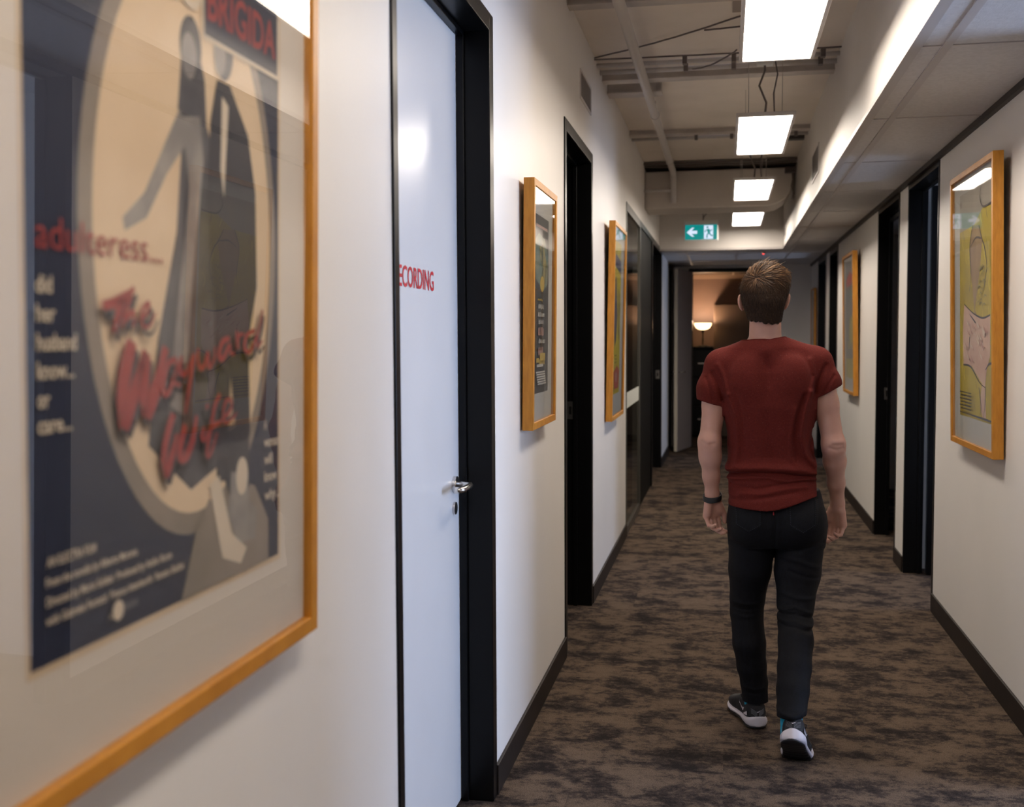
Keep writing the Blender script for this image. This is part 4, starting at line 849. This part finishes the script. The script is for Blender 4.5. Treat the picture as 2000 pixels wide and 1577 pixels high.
def cuts(X, Y, Z):
    st = np.clip((X + .02) / .23, 0, 1); hem = .872 + .046 * st * st * (3 - 2 * st) - .006 * np.cos((X - .02) * 12) + .0 * Y
    a = hem - Z
    l = np.where(X < -.168, ((X + .172) * -.28 + (Z - 1.243) * -.96) * 1.0, -1); r = np.where(X > .178, ((X - .183) * .47 + (Z - 1.281) * -.88), -1)
    nk = np.where((Z > 1.44) & (np.abs(X + .018) < .12), .080 - np.sqrt(((X + .018) * .94) ** 2 + ((Y - .006) * 1.0) ** 2), -1)
    return np.maximum(np.maximum(a, nk), np.maximum(l, r))
T.plane(cuts)
shirt = T.mesh('t_shirt', M_SHIRT, person, smooth_it=1); shirt['label'] = 'dark red short sleeved t-shirt'
del T
bv = BVHTree.FromObject(shirt, bpy.context.evaluated_depsgraph_get()); lp_ = []
for i in range(48):
    th = 2 * math.pi * i / 48; x = -.018 + .0862 * math.cos(th) ; y = .006 + .081 * math.sin(th); h_ = bv.ray_cast(Vector((x, y, 1.6)), Vector((0, 0, -1)))
    if h_[0] is not None and h_[0].z > 1.40: lp_.append(h_[0] + Vector((0, 0, -.001)))
if len(lp_) > 20:
    zs_ = [p.z for p in lp_]; lp_ = [Vector((p.x, p.y, (zs_[i - 1] + zs_[i] * 2 + zs_[(i + 1) % len(lp_)]) / 4)) for i, p in enumerate(lp_)]
    q = MB(); q.tube(lp_ + [lp_[0]], .0042, 8, cap=False); q.build('neck_band', M_SHIRT, shirt, smooth=True)

# --- jeans
J = Field((-.18, -.42, .10), (.26, .18, .95), .0036)
J.tube([.95, .90, .84, .80, .76, .72], [.028, .032, .035, .037, .038, .038], [0, -.002, -.008, -.010, -.006, 0], [.160, .170, .180, .183, .180, .174], [.105, .113, .120, .122, .115, .10], .02, 2.4)
J.ell((-.048, -.052, .810), (.086, .082, .095), .03); J.ell((.118, -.055, .815), (.088, .082, .095), .03)
def leg(pts):
    for (p, r), (q, r2) in zip(pts, pts[1:]): J.cap(p, q, r, r2, .012)
leg([((-.052, 0, .76), .090), ((-.060, .015, .62), .079), ((-.068, .045, .50), .065), ((-.070, .055, .445), .0615), ((-.060, .030, .33), .0615), ((-.050, .034, .24), .055), ((-.040, .044, .175), .050), ((-.034, .048, .09), .049)])
leg([((.124, -.005, .76), .090), ((.114, -.020, .62), .084), ((.106, -.055, .52), .067), ((.103, -.085, .455), .0625), ((.102, -.150, .395), .062), ((.094, -.215, .315), .059), ((.086, -.272, .25), .056), ((.078, -.340, .165), .0495), ((.077, -.352, .145), .049)])
J.ridge([(.033, .93), (.030, .86), (.026, .78), (.024, .70)], .008, -.006)
# seat folds, back-of-knee folds, stacked hems
for pts, w_, am in (([(-.13, .735), (-.06, .715), (.0, .712)], .010, -.004), ([(.05, .712), (.12, .720), (.20, .745)], .010, -.005), ([(.05, .69), (.12, .675), (.19, .65)], .008, .004), ([(.08, .64), (.14, .62), (.19, .61)], .007, -.004),
    ([(.045, .50), (.10, .515), (.16, .490)], .006, .005), ([(.045, .485), (.10, .490), (.165, .470)], .005, -.006), ([(.045, .468), (.10, .470), (.16, .450)], .006, .006), ([(.045, .452), (.10, .450), (.16, .432)], .005, -.006), ([(.05, .56), (.11, .545), (.17, .54)], .008, .004),
    ([(-.13, .50), (-.07, .49), (-.01, .50)], .007, .004), ([(-.13, .475), (-.07, .470), (-.01, .478)], .005, -.005), ([(-.12, .445), (-.07, .44), (-.01, .45)], .007, .004),
    ([(-.09, .165), (-.04, .158), (.01, .168)], .006, .004), ([(-.085, .148), (-.04, .142), (.005, .15)], .004, -.004), ([(.03, .20), (.08, .192), (.125, .205)], .006, .004), ([(.035, .182), (.08, .175), (.12, .188)], .004, -.004)): J.ridge(pts, w_, am)
J.ridge([(.078, .895), (.080, .815), (.125, .790), (.168, .818), (.172, .90)], .0035, .0022); J.ridge([(-.115, .885), (-.112, .812), (-.07, .788), (-.028, .812), (-.028, .88)], .0035, .0022)
def jcut(X, Y, Z):
    l = .098 + .0 * Y; r = .180 + (X - .07) * .06; return np.maximum(Z - .935, np.where(X < .015, l, r) - Z)
J.plane(jcut)
jeans = J.mesh('jeans', M_JEAN, person, smooth_it=2)
del J
# stitching, tab
def surf_pts(obj, xz, off=.0012):
    dg = bpy.context.evaluated_depsgraph_get(); bvh = BVHTree.FromObject(obj, dg); out = []
    for x, z in xz:
        hit = bvh.ray_cast(Vector((x, -1.2, z)), Vector((0, 1, 0))); 
        if hit[0] is not None: out.append(hit[0] + Vector((0, -off, 0)))
    return out
def resample(p, step):
    out = []
    for a, b in zip(p, p[1:]):
        a, b = Vector(a), Vector(b); n = max(1, int((b - a).length / step)); out += [a.lerp(b, i / n) for i in range(n)]
    return [tuple(v) for v in out] + [tuple(p[-1])]
M_STITCH = mat('pale grey blue stitching', (.05, .06, .085), .8)
for line in ([(.172, .905), (.168, .820), (.126, .792), (.080, .817), (.078, .89)], [(-.115, .872), (-.112, .814), (-.07, .790), (-.028, .814), (-.028, .868)], [(.180, .905), (.176, .815)]):
    q = MB(); pts = surf_pts(jeans, resample(line, .0022))
    for i in range(0, len(pts) - 2, 3): q.tube([pts[i], pts[i + 1]], .0006, 5)
    q.build('pocket_stitching', M_STITCH, jeans)
tb = surf_pts(jeans, [(.020, .857)], .002)[0]; q = MB(); q.box(tb.x - .002, tb.x + .002, tb.y - .002, tb.y + .001, tb.z - .006, tb.z + .006)
tbo = q.build('fabric_tab', mat('red woven tab', (.35, .02, .025), .8), jeans)

# --- wristband on the left wrist
wb = MB(); c = Vector((-.2020, .003, .895)); nR, nr = 40, 10; vs = []; fs = []
for i in range(nR):
    th = 2 * math.pi * i / nR; rx, ry = .0335, .0325; wdt = .0105 + (.0035 if math.sin(th) > .5 else 0)
    for k in range(nr):
        ph = 2 * math.pi * k / nr; rr = .0022 * math.copysign(abs(math.cos(ph)) ** .4, math.cos(ph)); sp = math.copysign(abs(math.sin(ph)) ** .5, math.sin(ph)); x = c.x + (rx + rr) * math.cos(th); y = c.y + (ry + rr) * math.sin(th); z = c.z + wdt * sp + .006 * math.cos(th) * .4 + .010 * math.sin(th)
        vs.append((x, y, z))
for i in range(nR):
    for k in range(nr): a0 = i * nr + k; b0 = i * nr + (k + 1) % nr; c0 = ((i + 1) % nR) * nr + (k + 1) % nr; d0 = ((i + 1) % nR) * nr + k; fs.append((a0, b0, c0, d0))
wb.add(vs, fs); wbo = wb.build('wristwatch', mat('black silicone strap', (.008, .008, .010), .55), person, smooth=True)
q = MB(); q.box(-.014, .014, -.004, .004, -.016, .016); wf = q.build('watch_case', M_BLACK, wbo, bevel=.003); wf.location = (-.2105, .036, .905); wf.rotation_euler = (.2, 0, .2)

# --- socks and trainers
def frame_fn(heel, yaw, pitch, ball=.19):
    cy_, sy_ = math.cos(yaw), math.sin(yaw)
    def fn(co_):
        co_ = co_.copy() * np.array((1.13, 1.04, 1.06)); y = co_[:, 1] - ball; z = co_[:, 2]; ang = pitch * np.clip((-y) / .05 + .5, 0, 1) ** 1.0
        c_, s_ = np.cos(ang), np.sin(ang); ny = y * c_ + z * s_; nz = -y * s_ + z * c_
        co_[:, 1] = ny + ball; co_[:, 2] = nz
        x = co_[:, 0] * cy_ - co_[:, 1] * sy_; y = co_[:, 0] * sy_ + co_[:, 1] * cy_
        return np.stack([x + heel[0], y + heel[1], co_[:, 2] + heel[2]], 1)
    return fn
SY = [-.012, -.007, .004, .022, .06, .10, .14, .18, .215, .245, .27, .285, .293]
WD_ = [.002, .014, .028, .0355, .037, .036, .039, .0455, .048, .045, .036, .024, .008]
def shoe(name, heel, yaw, pitch, sx, label):
    fn = frame_fn(heel, yaw, pitch)
    def body_(lo, hi, zb, ht, wadd, y0=0, p=2.6):
        zb, ht = [zb[0]] + list(zb), [ht[0]] + list(ht)
        Fd = Field((-.075, -.03, -.02), (.075, .33, .16), .0030); X, Y, Z = np.meshgrid(*Fd.ax, indexing='ij', sparse=True)
        W_ = np.maximum(np.interp(Y - y0, SY, WD_) + wadd, .0012); Hh = np.interp(Y, SY, ht) ; Z0 = np.interp(Y, SY, zb); cx = sx * .006 * np.sin(np.clip((Y - .08) / .2, 0, 1) * math.pi)
        q_ = ((np.abs(X - cx) / W_) ** p + (np.abs(Z - (Z0 + Hh) / 2) / ((Hh - Z0) / 2)) ** p) ** (1 / p); d = (q_ - 1) * .02
        e = np.maximum(-.0118 + y0 - Y, Y - .294); Fd.f = np.maximum(d, e).astype(np.float32); return Fd
    up = body_(0, 0, [.012] * 12, [.060, .088, .098, .092, .096, .090, .072, .060, .052, .045, .036, .028], -.002, y0=.007)
    # collar opening
    X, Y, Z = np.meshgrid(*up.ax, indexing='ij', sparse=True)
    up.f = np.maximum(up.f, -(np.sqrt((X / .028) ** 2 + ((Y - .062) / .045) ** 2 + np.maximum(0, (.075 - Z)) ** 2 / .0004) - 1) * .025)
    o = up.mesh('upper', M_UP, root_ := empty_child(name, label), deform=fn, smooth_it=1)
    mid = body_(0, 0, [.010, .006, .006, .008, .012, .010, .006, .005, .005, .008, .013, .020], [.048, .046, .042, .036, .030, .028, .026, .026, .027, .029, .030, .030], .0035, p=3)
    mid.mesh('midsole', M_RUBW, root_, deform=fn, smooth_it=1)
    out = body_(0, 0, [.006, .001, -.001, -.001, .001, -.001, -.001, -.001, -.001, .002, .008, .016], [.014, .012, .012, .014, .018, .014, .011, .010, .010, .013, .018, .024], .001, p=3)
    # grooves across the outsole
    X, Y, Z = np.meshgrid(*out.ax, indexing='ij', sparse=True); out.f = out.f + (.0014 * (np.sin(Y * 260) > .3) * (Z < .006)).astype(np.float32)
    out.mesh('outsole', M_RUBB, root_, deform=fn, smooth_it=0)
    # curved ticks on both sides and at the heel, heel lines, laces, pull loop
    def put(pts): return [tuple(v) for v in fn(np.array(pts, float))]
    def tick(side, y0, z0, sc):
        s = [(0, 0), (.006, -.010), (.016, -.014), (.030, -.009), (.052, .004), (.075, .018), (.050, .000), (.030, -.004), (.018, -.005), (.010, -.002)]; pts = []
        for a_, b_ in s:
            y = y0 + a_ * sc; zz = z0 + b_ * sc; wv = np.interp(y, SY, WD_) - .002; hh = np.interp(y, SY, [.060, .060, .088, .098, .092, .096, .090, .072, .060, .052, .045, .036, .028]); m_ = (.012 + hh) / 2
            k_ = max(0, 1 - (abs(zz - m_) / ((hh - .012) / 2)) ** 2.6) ** (1 / 2.6); cx = sx * .006 * math.sin(min(1, max(0, (y - .08) / .2)) * math.pi); pts.append((cx + side * (wv * k_ + .0016), y, zz))
        return pts
    for side in (-1, 1): q = MB(); P_ = tick(side, .052, .064, 1.15); q.add(put(P_), [(0, 1, 9), (1, 2, 8, 9), (2, 3, 7, 8), (3, 4, 6, 7), (4, 5, 6)]); q.build('tick_mark', M_RUBW, o)
    q = MB()
    hk = [(-.006, -.0052, .066), (-.001, -.0062, .062), (.010, -.0035, .071), (-.001, -.0062, .0655)]; q.add(put(hk), [(0, 1, 3), (1, 2, 3)])
    q.build('heel_mark', M_RUBW, o)
    for side in (-1, 1): q = MB(); q.add(put([(side * .033, .018, .046), (side * .0375, .05, .040), (side * .0375, .05, .046), (side * .033, .022, .060)]), [(0, 1, 2, 3)]); q.build('side_flash', M_RUBW, o)
    q = MB()
    for i in range(5):
        for side in (-1, 1): q.tube(put([(side * .003, -.0055, .062 - i * .004), (side * .014, .0005, .070 - i * .004), (side * .022, .0065, .074 - i * .004)]), .0005, 5)
    q.build('heel_stitching', mat('grey reflective thread', (.25, .25, .27), .4), o)
    q = MB()
    for i in range(5):
        y = .125 + i * .020; hh = np.interp(y, SY, [.060, .060, .088, .098, .092, .096, .090, .072, .060, .052, .045, .036, .028]); q.tube(put([(-.022, y - .004, hh - .008), (0, y, hh + .003), (.022, y + .004, hh - .008)]), .0024, 7)
    q.tube(put([(0, .122, .096), (.020, .115, .104), (.036, .105, .096), (.030, .11, .080)]), .0018, 7); q.tube(put([(0, .122, .096), (-.020, .115, .104), (-.034, .105, .094), (-.028, .11, .080)]), .0018, 7)
    q.build('laces', M_RUBB, o, smooth=True)
    return root_
def empty_child(name, label):
    e = bpy.data.objects.new(name, None); COL.objects.link(e); e.parent = person; e['label'] = label; e.empty_display_size = .05; return e
shoe('trainer', (-.026, .008, 0.002), math.radians(13), 0.0, -1, 'black trainer with white sole, left foot flat on carpet')
shoe('trainer', (.072, -.462, 0.002), math.radians(-7), math.radians(36), 1, 'black trainer with white sole, right heel lifted')
def sock(a, b, ra, rb):
    a, b = Vector(a), Vector(b); q = MB(); n = 10
    q.tube([a.lerp(b, i / n) for i in range(n + 1)], [ra + (rb - ra) * i / n + .0008 * (i % 2) for i in range(n + 1)], 28); return q.build('sock', M_SOCK, person, smooth=True)
sock((-.042, .068, .055), (-.036, .058, .150), .035, .034)
sock((.080, -.328, .095), (.0785, -.322, .205), .0385, .0370)
